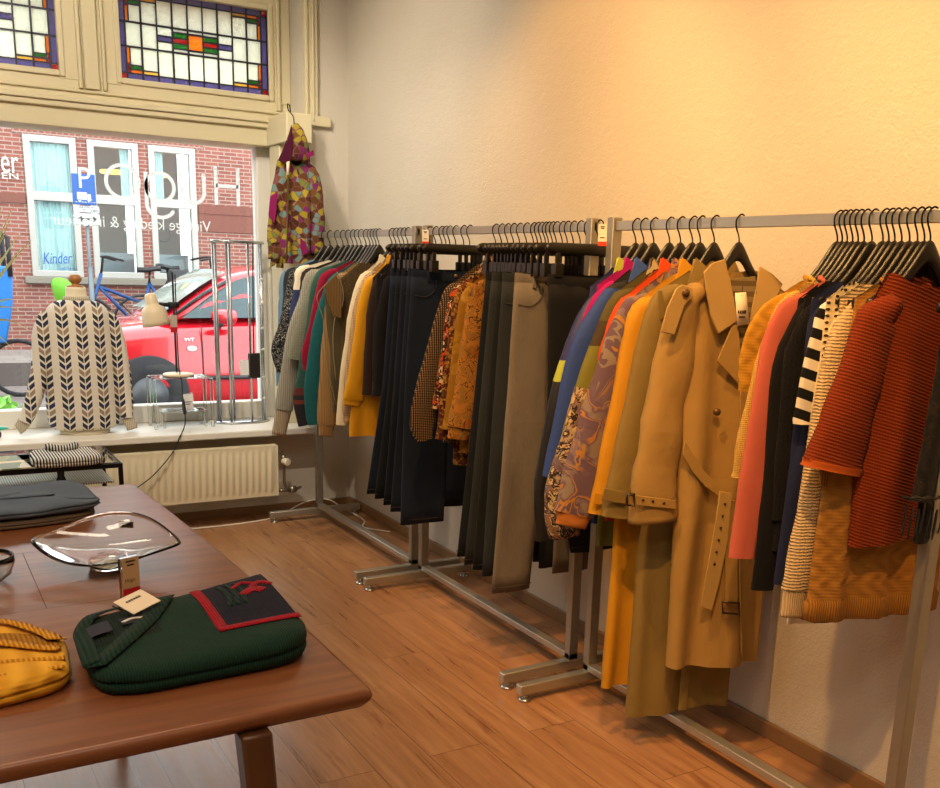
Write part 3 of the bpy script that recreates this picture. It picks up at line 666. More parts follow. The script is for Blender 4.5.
MB_post = MB().tube([(q.x, 13.3, .16), (q.x, 13.3, q.z - .18)], .03, 8)
tag(MB_post.build('bollard', plain('iron', '#35302c', .6)), 'thin dark post under the lime green bag outside', 'post')
# street plant
q = at_y(4, 396, 8.6)
sp = thing('street_plant', 'low bright green plant growing outside the window', 'plant', (q.x, 8.6, GZ + .08))
LEAF = plain('leaf_green', '#79b84a', .6, var=.3, scale=20); lf = MB(); random.seed(3)
for k in range(260):
    a = random.uniform(0, 2 * PI); r = random.uniform(0, .34); h = random.uniform(.02, .38) * (1 - r * 1.2)
    c = Vector((q.x + r * math.cos(a), 8.6 + r * math.sin(a), GZ + .1 + h)); d = Vector((random.uniform(-1, 1), random.uniform(-1, 1), random.uniform(.1, 1))).normalized() * .05; w = d.orthogonal().normalized() * .02
    lf.add([c - d, c + w, c + d, c - w], [(0, 1, 2, 3)])
lf.build('foliage', LEAF, sp, smooth=False)
# ------------------------------------------------------------------ the wooden table and what lies on it
def wood(name, dark, mid, light, ax='y', rough=.33):
    t = NT(name, rough); sc = {'y': (22, 1.6, 22), 'x': (1.6, 22, 22), 'z': (22, 22, 1.6)}[ax]
    g = t.noise(1, 6, t.mapv(*sc), .62, .5); f = t.noise(1, 3, t.mapv(*[v * 5 for v in sc]), .6)
    b = t.ramp(g.outputs[0], [(.3, lin(dark)), (.5, lin(mid)), (.72, lin(light))]); t.col(t.mix(t.math('MULTIPLY', f.outputs[0], .3), b, lin(dark)))
    t.bump(f.outputs[0], .05, .001); t.b.inputs['Coat Weight'].default_value = .25; t.b.inputs['Coat Roughness'].default_value = .25; return t.m
WOODX = wood('table_wood', '#663820', '#7f4c2c', '#935f39', 'x'); WOODZ = wood('leg_wood', '#482a18', '#5a3820', '#6a442a', 'z')
TZ = .735
tb = thing('wooden_table', 'brown wooden table with tapered legs, covered with folded knitwear', 'table', (-.1, 2.36, FZ))
def edge_x(y): return .650 - .045 * ((y - 1.9) / 1.4) ** 2
def outline(inset):
    P = []; ya_, yb_ = 1.452 + inset, 3.275 - inset; rr_ = [.014 * (1 - math.cos(PI / 2 * k / 5)) for k in range(6)]; ys = [ya_ + q for q in rr_] + [ya_ + .014 + (yb_ - ya_ - .028) * k / 14 for k in range(1, 14)] + [yb_ - q for q in rr_[::-1]]
    for y in ys:
        d = min(y - ys[0], ys[-1] - y); r = .014; c = 0 if d > r else r - math.sqrt(max(0, r * r - (r - d) ** 2))
        P.append((edge_x(y) - inset - c, y))
    return P + [(-.85 - (x - .6), y) for x, y in P[::-1]]
rs = []
for ins, z in ((.03, TZ - .035), (.012, TZ - .032), (.002, TZ - .02), (0, TZ - .012), (.003, TZ - .003), (.008, TZ)): rs.append([(x, y, z) for x, y in outline(ins)])
MB().loft(rs).build('tabletop', WOODX, tb, smooth='auto', angle=50)
gv = MB()
for (a, b) in (((-.8, 2.575), (edge_x(2.575) - .006, 2.575)), ((.208, 2.575), (.208, 2.13)), ((-.8, 2.13), (edge_x(2.13) - .006, 2.13))):
    a, b = Vector(a), Vector(b); d = (b - a).normalized(); n_ = Vector((-d.y, d.x)) * .0007; gv.add([(p.x + n_.x * s, p.y + n_.y * s, TZ + .0004) for p, s in ((a, 1), (b, 1), (b, -1), (a, -1))], [(0, 1, 2, 3)])
gv.build('leaf_joint', plain('joint_dark', '#2e190d', .8), tb, smooth=False)
MB().box(-.7, .47, 1.62, 1.645, TZ - .1, TZ - .034).box(-.7, .47, 3.09, 3.115, TZ - .1, TZ - .034).box(.445, .47, 1.62, 3.1, TZ - .1, TZ - .034).box(-.7, -.675, 1.62, 3.1, TZ - .1, TZ - .034).build('apron', WOODX, tb, bevel=.003)
lg = at_z(253, 735, .69)
for x, y, dx, dy in ((lg.x, lg.y, .05, -.02), (-.62, lg.y, -.05, -.02), (lg.x, 3.05, .05, .02), (-.62, 3.05, -.05, .02)):
    MB().loft([[(x + dx * k + w * a, y + dy * k + w * b, z) for a, b in ((-1, -1), (1, -1), (1, 1), (-1, 1))] for k, w, z in ((0, .026, TZ - .034), (.25, .025, .5), (1, .015, FZ))]).build('leg', WOODZ, tb, bevel=.006)

def slab(quad, z0, h, name, mat, parent=None, wr=.004, seed=0, hfun=None, p=.42, nr=10, m=64, top=True):
    """soft folded cloth pile over a quad of (x, y) corners, ordered; returns the object and a surface function."""
    Q = [Vector((a, b)) for a, b in quad]
    def xy(s, t): return Q[0] * ((1 - s) * (1 - t) / 4) + Q[1] * ((1 + s) * (1 - t) / 4) + Q[2] * ((1 + s) * (1 + t) / 4) + Q[3] * ((1 - s) * (1 + t) / 4)
    hf = hfun or (lambda s, t: 1)
    def top_z(s, t):
        q = xy(s, t); return z0 + h * hf(s, t) * (1 - .14 * (max(abs(s), abs(t)) ** 6)) + wr * noise.noise(Vector((q.x * 9, q.y * 9, seed)))
    prof = [(.90, 0), (.975, .1), (1.0, .34), (.992, .44), (.965, .5), (.992, .56), (1.0, .66), (.985, .84), (.95, .95)] + [(.9 * (1 - k / nr), 1) for k in range(nr)]
    rings = []
    for r, f in prof:
        rg = []
        for j in range(m):
            a = 2 * PI * j / m; c, sn = math.cos(a), math.sin(a)
            s = r * math.copysign(abs(c) ** p, c); t = r * math.copysign(abs(sn) ** p, sn); q = xy(s, t); zt = top_z(s, t)
            w = .003 * noise.noise(Vector((q.x * 25, q.y * 25, f * 4 + seed))); rg.append((q.x + w * c, q.y + w * sn, z0 + (zt - z0) * f if f < 1 else zt))
        rings.append(rg)
    o = MB().loft(rings).build(name, mat, parent)
    return o, (lambda s, t, d=0.0015: Vector((*xy(s, t), top_z(s, t) + d)))
def strip_on(sf, pts, w, name, mat, parent, d=.0022, n=24):
    """a band of width w that follows a surface through (s, t) points."""
    P = smooth_path(pts, n) if len(pts) > 2 else [tuple(a + (b - a) * k / n for a, b in zip(*pts)) for k in range(n + 1)]
    L, R = [], []
    for i, (s, t) in enumerate(P):
        a, b = P[max(i - 1, 0)], P[min(i + 1, n)]; dx, dy = b[0] - a[0], b[1] - a[1]; l = math.hypot(dx, dy) or 1
        L.append(sf(s - dy / l * w, t + dx / l * w, d)); R.append(sf(s + dy / l * w, t - dx / l * w, d))
    return MB().add(L + R, [(i, i + 1, n + 2 + i, n + 1 + i) for i in range(n)]).build(name, mat, parent, solid=.002)
def fill_on(sf, s0, s1, t0, t1, name, mat, parent, d=.0016, n=14):
    vs = [sf(s0 + (s1 - s0) * i / n, t0 + (t1 - t0) * j / n, d) for i in range(n + 1) for j in range(n + 1)]
    return MB().add(vs, [(i * (n + 1) + j, (i + 1) * (n + 1) + j, (i + 1) * (n + 1) + j + 1, i * (n + 1) + j + 1) for i in range(n) for j in range(n)]).build(name, mat, parent)
PAPER = plain('card_paper', '#efdfc4', .7); INK = plain('card_ink', '#3a2c26', .7); REDC = plain('card_red', '#c01024', .6); NAVYL = plain('navy_label', '#161a2c', .8)
# folded green jumper
GREEN = fab('green_knit', '#12382a', 'rib', '#0a2219', .0048, bump=.35)
GREENK = fab('green_rib', '#12382a', 'rib', '#08201a', .009, bump=.7)
gs = thing('folded_sweater', 'folded dark green jumper with a red and navy panel and a paper tag', 'sweater', (.44, 1.82, TZ))
quad = [(.222, 1.60), (.608, 1.61), (.622, 1.99), (.222, 1.885)]
o, sf = slab(quad, TZ, .062, 'body', GREEN, gs, .005, 2, lambda s, t: .82 + .26 * (s * .5 + .5) + .06 * math.sin(t * 2))
RK = fab('red_knit', '#b80f26', 'rib', '#7c0818', .005); NK = fab('navy_knit', '#15172c', 'rib', '#0c0d1c', .005)
fill_on(sf, .24, .95, -.40, .92, 'navy_panel', NK, gs)
strip_on(sf, [(.2, .95), (.2, -.44)], .05, 'red_border', RK, gs); strip_on(sf, [(.155, -.44), (.97, -.44)], .055, 'red_border', RK, gs)
for k, (a, b, w) in enumerate(((.72, .35, .1), (.84, .5, .07), (.66, .6, .05))): strip_on(sf, [(a - .12, b), (a, b + .1), (a + .1, b)], w * .6, 'red_motif', RK, gs, .003, 10)
for k in range(3): strip_on(sf, [(.40 + .08 * k, .1), (.46 + .08 * k, .5), (.42 + .08 * k, .8)], .022, 'green_motif', GREENK, gs, .0026, 10)
# V neck: ribbed bands around the opening at the near end
def band(pts, r, name, mat, parent, flat=.55):
    P = smooth_path(pts, 30); rings = []
    for i, p in enumerate(P):
        a, b = Vector(P[max(0, i - 1)]), Vector(P[min(30, i + 1)]); t = (b - a).normalized(); n_ = Vector((-t.y, t.x, 0)); n_ = n_.normalized() if n_.length > 1e-6 else Vector((1, 0, 0))
        rings.append([Vector(p) + n_ * (r * math.cos(2 * PI * k / 12)) + Vector((0, 0, r * flat * math.sin(2 * PI * k / 12))) for k in range(12)])
    return MB().loft(rings).build(name, mat, parent)
fill_on(sf, -.93, -.3, -.1, .9, 'neck_inside', fab('green_shaded', '#0b2219', 'rib', '#061610', .006), gs, .0012)  # flat patch of darker knit, shade of the neck opening put into the colour
strip_on(sf, [(-.99, -.55), (-.975, .1), (-.93, .6), (-.7, .93), (-.2, .97)], .075, 'neck_band', GREENK, gs, .0075)
strip_on(sf, [(-.97, -.62), (-.66, -.2), (-.4, .25), (-.22, .62), (-.1, .95)], .10, 'neck_band', GREENK, gs, .005)
fill_on(sf, -.92, -.72, .12, .5, 'care_label', NAVYL, gs, .009); fill_on(sf, -.62, -.4, .28, .52, 'maker_label', NAVYL, gs, .005)
strip_on(sf, [(-.6, .36), (-.5, .42), (-.42, .38)], .02, 'label_print', plain('label_white', '#e6e0d6', .7), gs, .006, 8)
c0 = sf(-.42, .62, .012); ca = Vector((.62, .78, 0)).normalized() * .041; cb_ = Vector((-.35, .3, .16)).normalized() * .022
ca = (sf(-.1, .84, .01) - sf(-.55, .5, .01)).normalized() * .038
cb_ = Vector((-ca.y, ca.x, .014)).normalized() * .024
tg = MB().obox(c0 + Vector((0, 0, .012)), ca, cb_, Vector((0, 0, .0006))).build('price_tag', PAPER, gs, smooth=False)
mk = MB()
for k in range(6): mk.obox(c0 + Vector((0, 0, .0135)) + ca * (-.5 + k * .18) + cb_ * .35, ca * .06, cb_ * .08, Vector((0, 0, .0003)))
sub_part('tag_print', mk, INK, tg, smooth=False)
# folded yellow cable jumper
YEL = fab('yellow_cable', '#f0b236', 'cable', '#d09420', .008, bump=.9, dist=.004)
YELR = fab('yellow_rib', '#ecaa2c', 'rib', '#b47414', .008, bump=.8)
ys = thing('folded_sweater', 'folded yellow cable knit jumper at the table edge', 'sweater', (.05, 1.84, TZ))
o, sy = slab([(-.25, 1.64), (.195, 1.655), (.215, 1.93), (-.25, 2.08)], TZ, .05, 'body', YEL, ys, .008, 5, lambda s, t: .8 + .15 * math.sin(3 * s + t))
strip_on(sy, [(.93, -.12), (.72, -.05), (.45, .12), (.2, .4), (.05, .8)], .08, 'neck_band', YELR, ys, .006)
strip_on(sy, [(.93, .22), (.82, .5), (.62, .78), (.3, .96)], .07, 'neck_band', YELR, ys, .008)
fill_on(sy, .42, .95, -.05, .5, 'neck_inside', fab('yellow_shaded', '#b47a14', 'rib', '#8a5a0c', .008), ys, .001)  # darker yellow patch paints the shade inside the neck
band([sy(-.6, -.45, .002), sy(.2, -.4, .003), sy(.96, -.42, .002)], .008, 'seam', YELR, ys, .4); band([sy(-.6, -.75, .001), sy(.2, -.72, .002), sy(.95, -.72, .001)], .006, 'seam', YELR, ys, .4)
q = sy(.08, .05, .016); MB().obox(q, Vector((.045, .012, 0)), Vector((-.006, .022, .006)), Vector((0, 0, .0006))).build('price_tag', PAPER, ys, smooth=False)
# folded trousers
BG = fab('slate_cloth', '#5c6a7c', 'plain', bump=.6); TAUPE = fab('taupe_cloth', '#6e5f50', 'plain', bump=.6)
ft = thing('folded_trousers', 'folded brown trousers under the slate blue pair on the table', 'trousers', (.1, 2.95, TZ))
slab([(-.35, 2.775), (.425, 2.82), (.44, 3.10), (-.35, 3.13)], TZ, .026, 'cloth', TAUPE, ft, .004, 9)
ft2 = thing('folded_trousers', 'folded slate blue trousers on top of the brown pair', 'trousers', (.1, 2.95, TZ + .028))
o, s2 = slab([(-.35, 2.76), (.452, 2.82), (.425, 3.12), (-.35, 3.15)], TZ + .029, .036, 'cloth', BG, ft2, .014, 12, lambda s, t: .9 + .1 * math.sin(6 * s + 3 * t))
for k in range(5): band([s2(-.9 + .3 * k, -.5 + .1 * k, .001), s2(-.3 + .3 * k, -.1 - .1 * k, .003), s2(.1 + .2 * k, .4 - .15 * k, .001)], .012, 'crease', BG, ft2, .25)
# glass bowl
def clearglass(name, col=(1, 1, 1, 1), ior=1.45):
    t = NT(name, 0.0); t.b.inputs['Transmission Weight'].default_value = 1; t.b.inputs['IOR'].default_value = ior; t.col(col); _mats[name] = t.m; return t.m
CG = clearglass('clear_glass', (.97, .99, .965, 1)); ACR = clearglass('acrylic', (.94, .985, .97, 1), 1.42)
bc = at_z(108, 568, TZ); hx = Vector((.855, -.519, 0)); hy = Vector((.519, .855, 0))
gb = thing('glass_bowl', 'clear glass bowl with a wavy pointed rim on a thick round foot', 'bowl', (bc.x, bc.y, TZ))
def bowl(c, sx, sy, zt, k0=1.0):
    rings = []; N = 64; M_ = 12
    for i in range(M_ + 1):
        f = i / M_; rg = []
        for j in range(N):
            a = 2 * PI * j / N; ca_, sa = math.cos(a), math.sin(a)
            R = f ** .8; px_ = sx * ca_ * (.16 + .84 * R) * (1 + .12 * abs(ca_) ** 8 * R); py_ = sy * sa * (.2 + .8 * R) * (1 - .12 * abs(ca_) ** 2)
            zr = .036 + f ** 1.7 * (zt[0] * ca_ ** 2 + (zt[1] if sa > 0 else zt[2]) * sa ** 2 - .036) 
            rg.append(c + hx * px_ + hy * py_ + Vector((0, 0, zr)))
        rings.append(rg)
    return rings
rg = bowl(bc, .155, .115, (.064, .108, .038))
ob = MB().loft(rg, True, False).build('bowl', CG, gb); m = ob.modifiers.new('solid', 'SOLIDIFY'); m.thickness = .005; m.offset = 1
MB().lathe([(.0, .0005), (.034, .0005), (.040, .004), (.042, .014), (.038, .024), (.026, .028), (.022, .031), (.0, .031)], (bc.x, bc.y, TZ), 32, caps=(False, False)).build('foot', CG, gb)
q = bc + hy * .102 + hx * .012 + Vector((0, 0, .081)); ORG = plain('orange_sticker', '#e0a050', .6)
stk = MB().obox(q + hy * -.0075, hx * .018, Vector((.1, .17, .98)).normalized() * .008, hy * .0004).build('price_sticker', ORG, gb, smooth=False)
sub_part('sticker_print', MB().obox(q + hy * -.0085 + Vector((0, 0, .002)), hx * .013, Vector((0, 0, .0025)), hy * .0002), INK, stk, smooth=False)
q = at_z(-14, 582, TZ)
gb2 = thing('glass_bowl', 'small clear glass bowl cut by the picture edge near the yellow jumper', 'bowl', (q.x, q.y, TZ))
o = MB().lathe([(.02, .0), (.03, .004), (.05, .02), (.058, .045), (.056, .06)], (q.x, q.y, TZ), 32, caps=(True, False)).build('bowl', CG, gb2); m = o.modifiers.new('solid', 'SOLIDIFY'); m.thickness = .004; m.offset = 1
# acrylic price holder
q = at_z(131, 606, TZ); a1 = Vector((.93, .37, 0)).normalized(); a2 = Vector((-a1.y, a1.x, 0))
ph = thing('price_holder', 'clear acrylic card holder in front of the glass bowl with a red and beige card', 'card holder', (q.x, q.y, TZ))
MB().obox(q + Vector((0, 0, .002)), a1 * .03, a2 * .022, Vector((0, 0, .0018))).obox(q + Vector((0, 0, .056)), a1 * .021, a2 * .0055, Vector((0, 0, .052))).build('holder', ACR, ph, bevel=.001)
cq = q - a2 * .0066
MB().obox(cq + Vector((0, 0, .075)), a1 * .019, a2 * .0004, Vector((0, 0, .033))).build('card', plain('card_tan', '#c9ab80', .7), ph, smooth=False)
MB().obox(cq + Vector((0, 0, .030)), a1 * .019, a2 * .0004, Vector((0, 0, .0118))).build('red_band', REDC, ph, smooth=False)
tx = MB(); put_text(tx, 'Hugo', .02, cq - a2 * .0007 - a1 * .015 + Vector((0, 0, .056)), a1, (0, 0, 1), width=.024)
for k, w in enumerate((.011, .008)): tx.obox(cq - a2 * .0006 + Vector((0, 0, .1 - k * .008)), a1 * w, a2 * .0002, Vector((0, 0, .0018)))
tx.build('card_print', INK, ph, smooth=False)

# ------------------------------------------------------------------ low glass console
BLM = plain('black_steel', '#17171a', .4, .5)
cz = .5; cA = at_z(120, 463, cz); cxr, cyf, cyb, cxl = .835, 4.82, 5.30, -.55
co = thing('glass_console', 'low black framed glass table with a mesh shelf in front of the radiator', 'console table', (.15, 5.05, FZ))
cf = MB(); b = .009
for x in (cxl, cxr):
    for y in (cyf, cyb): cf.box(x - b, x + b, y - b, y + b, FZ, cz)
for z in (cz - b, .12):
    for y in (cyf, cyb): cf.box(cxl, cxr, y - b, y + b, z - b, z + b)
    for x in (cxl, cxr): cf.box(x - b, x + b, cyf, cyb, z - b, z + b)
cf.build('frame', BLM, co, smooth=False)
MB().box(cxl, cxr, cyf, cyb, cz, cz + .005).build('glass_top', clearglass('table_glass', (.93, .97, .95, 1), 1.2), co, smooth=False)
t = NT('mesh_metal', .5, Metallic=.5); x, y, z = t.xyz(); d = .022
hl_ = t.math('MULTIPLY', t.math('ADD', t.math('SINE', t.math('MULTIPLY', t.math('ADD', x, y), 2 * PI / d)), 0), t.math('SINE', t.math('MULTIPLY', t.math('SUBTRACT', x, y), 2 * PI / d)))
t.col(t.mix(t.math('GREATER_THAN', hl_, .25), lin('#d8d2c2'), lin('#4a463e')))
MB().box(cxl, cxr - .03, cyf + .02, cyb - .02, .405, .412).build('mesh_shelf', t.m, co, smooth=False)
# folded striped shirt and magazines on the console
STR = fab('pin_stripe', '#e9e6dc', 'stripe', '#23263a', .0125, axis='x')
q = at_z(68, 466, cz + .006); fs = thing('folded_shirt', 'folded shirt with thin dark stripes and open collar on the glass console', 'shirt', (q.x, q.y, cz + .006))
o, ss = slab([(q.x - .15, q.y - .04), (q.x + .16, q.y - .03), (q.x + .15, q.y + .25), (q.x - .14, q.y + .25)], cz + .006, .045, 'body', STR, fs, .004, 4)
band([ss(-.35, .95, .006), ss(-.4, .6, .016), ss(-.1, .42, .01), ss(.12, .42, .01), ss(.38, .6, .016), ss(.35, .95, .006)], .018, 'collar', STR, fs, .9)
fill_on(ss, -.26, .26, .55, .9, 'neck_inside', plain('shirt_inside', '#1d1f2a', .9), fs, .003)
def magazine(lab, px, py, rot, w, h, z, cols):
    c = at_z(px, py, z); mg = thing('magazine', lab, 'magazine', (c.x, c.y, z)); a = Vector((math.cos(rot), math.sin(rot), 0)); b = Vector((-a.y, a.x, 0))
    MB().obox(c + Vector((0, 0, .003)), a * w, b * h, Vector((0, 0, .003))).build('cover', fab('cover_' + cols[0][1:], '#ffffff', 'patch', None, .09, pal=cols, bump=0, sheen=0, rough=.4), mg, smooth=False)
    MB().obox(c + Vector((0, 0, .0062)), a * w * .97, b * h * .14, Vector((0, 0, .0002))).build('title_strip', PAPER, mg, smooth=False)
magazine('magazine with grey photo cover beside the striped shirt', 38, 461, .1, .06, .17, cz + .006, ['#8b8f94', '#5f666c', '#c3c6c4', '#3e4448'])
magazine('green and cream magazine on the glass console at the picture edge', 14, 463, .06, .095, .16, cz + .006, ['#d8d2b4', '#9aa468', '#c9b48a', '#7d8f6a', '#e6e0cc'])
q = at_z(61, 480, .44); t = MB().loft([[(q.x + a * w, cyf - .012 + d, z) for a, d in ((-1, 0), (1, 0), (1, .006), (-1, .006))] for w, z in ((.018, cz + .008), (.014, .46), (.022, .44), (.018, .425))])
tag(t.build('tie_strap', BLK), 'short black strap hanging over the front edge of the glass console', 'strap')

# ------------------------------------------------------------------ things on the window sill
SZ = .471
def chevmat():
    t = NT('chevron_knit', .95); x, y, z = t.xyz(); per = .092
    u = t.math('FRACT', t.math('ADD', t.math('DIVIDE', x, per), .5)); d = t.math('ABSOLUTE', t.math('SUBTRACT', u, .5))
    v = t.math('SUBTRACT', t.math('DIVIDE', z, .037), t.math('MULTIPLY', d, 2.3)); fr = t.math('FRACT', v); idx = t.math('FRACT', t.math('MULTIPLY', t.math('FLOOR', v), .3334))
    colr = t.ramp(idx, [(0, lin('#22294a')), (.2, lin('#2a2c33')), (.5, lin('#9a8570'))], True)
    mask = t.math('MULTIPLY', t.math('LESS_THAN', d, .31), t.math('LESS_THAN', fr, .66)); gap = t.math('GREATER_THAN', d, .025)
    base = t.mix(t.math('MULTIPLY', mask, gap), t.mix(t.noise(150, 2).outputs[0], lin('#d8d1c2'), lin('#e6dfd2')), colr); t.col(base); t.bump(t.noise(300, 2).outputs[0], .4, .002); return t.m
CHEV = chevmat(); BEIGE = fab('beige_rib', '#d2c8b2', 'rib', '#a89c86', .01)
MX, MY = .85, 5.92
mq = thing('mannequin', 'cream torso mannequin with a wooden neck knob on the window sill', 'mannequin', (MX, MY, SZ))
MB().lathe([(.0, SZ), (.13, SZ), (.135, SZ + .012), (.12, SZ + .03)], (MX, MY, 0), 32, sy=.7).loft([[(MX + a * math.cos(2 * PI * k / 28), MY + b * math.sin(2 * PI * k / 28), z) for k in range(28)] for a, b, z in ((.14, .09, SZ + .03), (.15, .1, .7), (.17, .1, 1.0), (.165, .085, 1.12), (.1, .06, 1.185), (.058, .052, 1.205), (.052, .05, 1.262), (.05, .048, 1.278))]).build('torso', plain('cream_linen', '#e6dcc2', .85), mq)
MB().lathe([(.0, 1.274), (.046, 1.274), (.046, 1.284), (.02, 1.289), (.02, 1.298), (.032, 1.308), (.036, 1.324), (.026, 1.342), (.0, 1.347)], (MX, MY, 0), 20, caps=(False, False)).build('wooden_knob', plain('turned_wood', '#a9743f', .4, var=.2), mq)
sw_ = thing('sweater', 'beige sweater with columns of navy and grey chevrons on the mannequin', 'sweater', (MX, MY, SZ + .03))
prof = [(.155, .10, .50), (.18, .118, .52), (.192, .126, .6), (.192, .122, .75), (.186, .118, .92), (.178, .112, 1.03), (.17, .104, 1.11), (.15, .09, 1.165), (.11, .075, 1.197), (.064, .06, 1.21)]
P = smooth_path(prof, 26)
MB().loft([[(MX + a * math.cos(2 * PI * k / 48) + .004 * noise.noise(Vector((k * .4, z * 8, 1))), MY + b * math.sin(2 * PI * k / 48) + .008 * noise.noise(Vector((k * .3, z * 9, 5))), z) for k in range(48)] for a, b, z in P], False, False).build('body', CHEV, sw_)
MB().loft([[(MX + a * math.cos(2 * PI * k / 32), MY + b * math.sin(2 * PI * k / 32), z) for k in range(32)] for a, b, z in ((.066, .062, 1.202), (.071, .067, 1.21), (.064, .06, 1.228), (.058, .054, 1.222))], False, False).build('neck_band', BEIGE, sw_)
def limb(path, rad, n=18, seed=0, nz=.004, rings=16, squash=.8):
    P = smooth_path([(*p, r) for p, r in zip(path, rad)], rings); out = []
    for i, p in enumerate(P):
        a, b = Vector(P[max(i - 1, 0)][:3]), Vector(P[min(i + 1, rings)][:3]); t = (b - a).normalized(); f = Vector((0, 1, 0)); s = t.cross(f).normalized()
        out.append([Vector(p[:3]) + s * (p[3] * math.cos(2 * PI * k / n)) + f * (p[3] * squash * math.sin(2 * PI * k / n)) + (s * math.cos(2 * PI * k / n) + f * math.sin(2 * PI * k / n)) * nz * noise.noise(Vector((i * .5, k * .7, seed))) for k in range(n)])
    return out
for s, e in ((-1, (.50, .53)), (1, (1.095, .5))):
    pth = [(MX + s * .135, MY, 1.13), (MX + s * .178, MY - .005, 1.04), (MX + s * .208, MY - .02, .85), (MX + s * .24 + (-.02 if s < 0 else -.02), MY - .03, .66), (e[0] + (.04 if s < 0 else -.025), MY - .04, .555)]
    sl = MB().loft(limb(pth, (.05, .052, .047, .042, .034), seed=s + 3), False, False).build('sleeve', CHEV, sw_)
    MB().loft(limb([pth[-1], ((pth[-1][0] + e[0]) / 2, MY - .045, .53), (e[0], MY - .05, e[1] - .012)], (.036, .031, .030), seed=s, rings=6, squash=.5), False, True).build('cuff', BEIGE, sw_)
# clear acrylic side tables with a lamp
at_ = at_y(177, 400, 6.02); AX = 1.40; AY = 5.99
zt_a = at_y(177, 376, AY).z
na = thing('acrylic_table', 'clear acrylic side table on the window sill under the lamp', 'side table', (AX, AY, SZ))
MB().box(AX - .17, AX + .17, AY - .09, AY + .09, zt_a - .01, zt_a).build('top', ACR, na, bevel=.002)
for s in (-1, 1):
    for d in (-1, 1): MB().box(AX + s * .165 - .009, AX + s * .165 + .009, AY + d * .08 - .009, AY + d * .08 + .009, SZ, zt_a - .01).build('leg', ACR, na, bevel=.002)
na2 = thing('acrylic_table', 'smaller clear acrylic table nested inside the taller one', 'side table', (AX + .01, AY, SZ))
MB().box(AX - .12, AX + .14, AY - .065, AY + .065, SZ + .09, SZ + .1).build('top', clearglass('acrylic_green', (.85, .97, .93, 1), 1.3), na2, bevel=.002)
for s in (-1, 1):
    for d in (-1, 1): MB().box(AX + .01 + s * .12 - .007, AX + .01 + s * .12 + .007, AY + d * .055 - .007, AY + d * .055 + .007, SZ, SZ + .09).build('leg', ACR, na2, bevel=.002)
tc = Vector((AX + .035, AY - .03, SZ + .1)); TC = thing('price_card', 'white price card standing on the lower acrylic table', 'card', tuple(tc))
MB().box(tc.x - .03, tc.x + .03, tc.y - .006, tc.y - .003, tc.z, tc.z + .095).build('card', plain('sign_paper', '#f3f5f5', .5), TC, smooth=False)
MB().box(tc.x - .034, tc.x + .034, tc.y - .003, tc.y + .02, tc.z, tc.z + .003).box(tc.x - .034, tc.x + .034, tc.y - .003, tc.y, tc.z, tc.z + .1).build('stand', ACR, TC, smooth=False)
MB().box(tc.x - .02, tc.x + .02, tc.y - .0068, tc.y - .006, tc.z + .045, tc.z + .05).box(tc.x - .02, tc.x + .012, tc.y - .0068, tc.y - .006, tc.z + .033, tc.z + .037).build('card_print', INK, TC, smooth=False)
# lamp
LX = AX - .005; LY = AY
lampz = zt_a
dl = thing('desk_lamp', 'cream adjustable lamp with black stem standing on the acrylic table', 'lamp', (LX, LY, lampz))
CRM = plain('lamp_cream', '#e0cfae', .35)
MB().lathe([(.0, 0), (.088, 0), (.092, .006), (.085, .016), (.02, .022), (.0, .022)], (LX, LY, lampz), 32, caps=(False, False)).build('base', CRM, dl)
zl = at_y(170, 272, LY).z
MB().tube([(LX - .01, LY, lampz + .02), (LX - .01, LY, zl)], .006, 8).build('stem', BLM, dl)
zj = at_y(165, 305, LY).z
MB().disc((LX - .012, LY, zj), (1, 0, 0), .018, .028).tube([(LX - .01, LY, zj), (LX - .11, LY - .01, zj + .005)], .012, 8).build('arm_joint', BLK, dl)
hd = at_y(153, 308, LY); ax = Vector((.16, -.02, -1)).normalized(); s1 = ax.orthogonal().normalized(); s2_ = ax.cross(s1)
def coneprof(prof, n=28): return [[hd + ax * d + (s1 * math.cos(2 * PI * k / n) + s2_ * math.sin(2 * PI * k / n)) * r for k in range(n)] for r, d in prof]
MB().loft(coneprof(((.0, -.085), (.022, -.083), (.032, -.072), (.036, -.03), (.04, -.015), (.062, .0), (.072, .025), (.076, .075), (.078, .1), (.072, .1), (.066, .03), (.03, .0))), False, False).build('shade', CRM, dl)
MB().box(LX - .04, LX - .002, LY - .03, LY - .028, zj - .13, zj - .055).build('price_tag', plain('tag_grey', '#b9aca0', .6), dl, smooth=False)
MB().box(LX - .04, LX - .002, LY - .031, LY - .0275, zj - .155, zj - .125).build('tag_red_end', REDC, dl, smooth=False)
cordp = [(LX + .0, LY - .02, zl - .01), (LX - .005, LY - .03, lampz + .1), (LX - .012, AY - .12, lampz - .02), (LX - .02, AY - .16, SZ + .2), (LX - .045, 5.69, SZ + .07), (LX - .09, 5.665, SZ - .02), (1.24, 5.58, .38), (1.13, 5.56, .27), (1.02, 5.54, .2), (.85, 5.5, .08), (.7, 5.5, FZ + .01)]
cdm = MB().tube(smooth_path(cordp, 60), .0035, 6).build('cord', BLK, dl)
MB().tube([Vector(smooth_path(cordp, 60)[k]) for k in (19, 20, 21, 22)], .009, 8).build('cord_switch', BLK, dl)
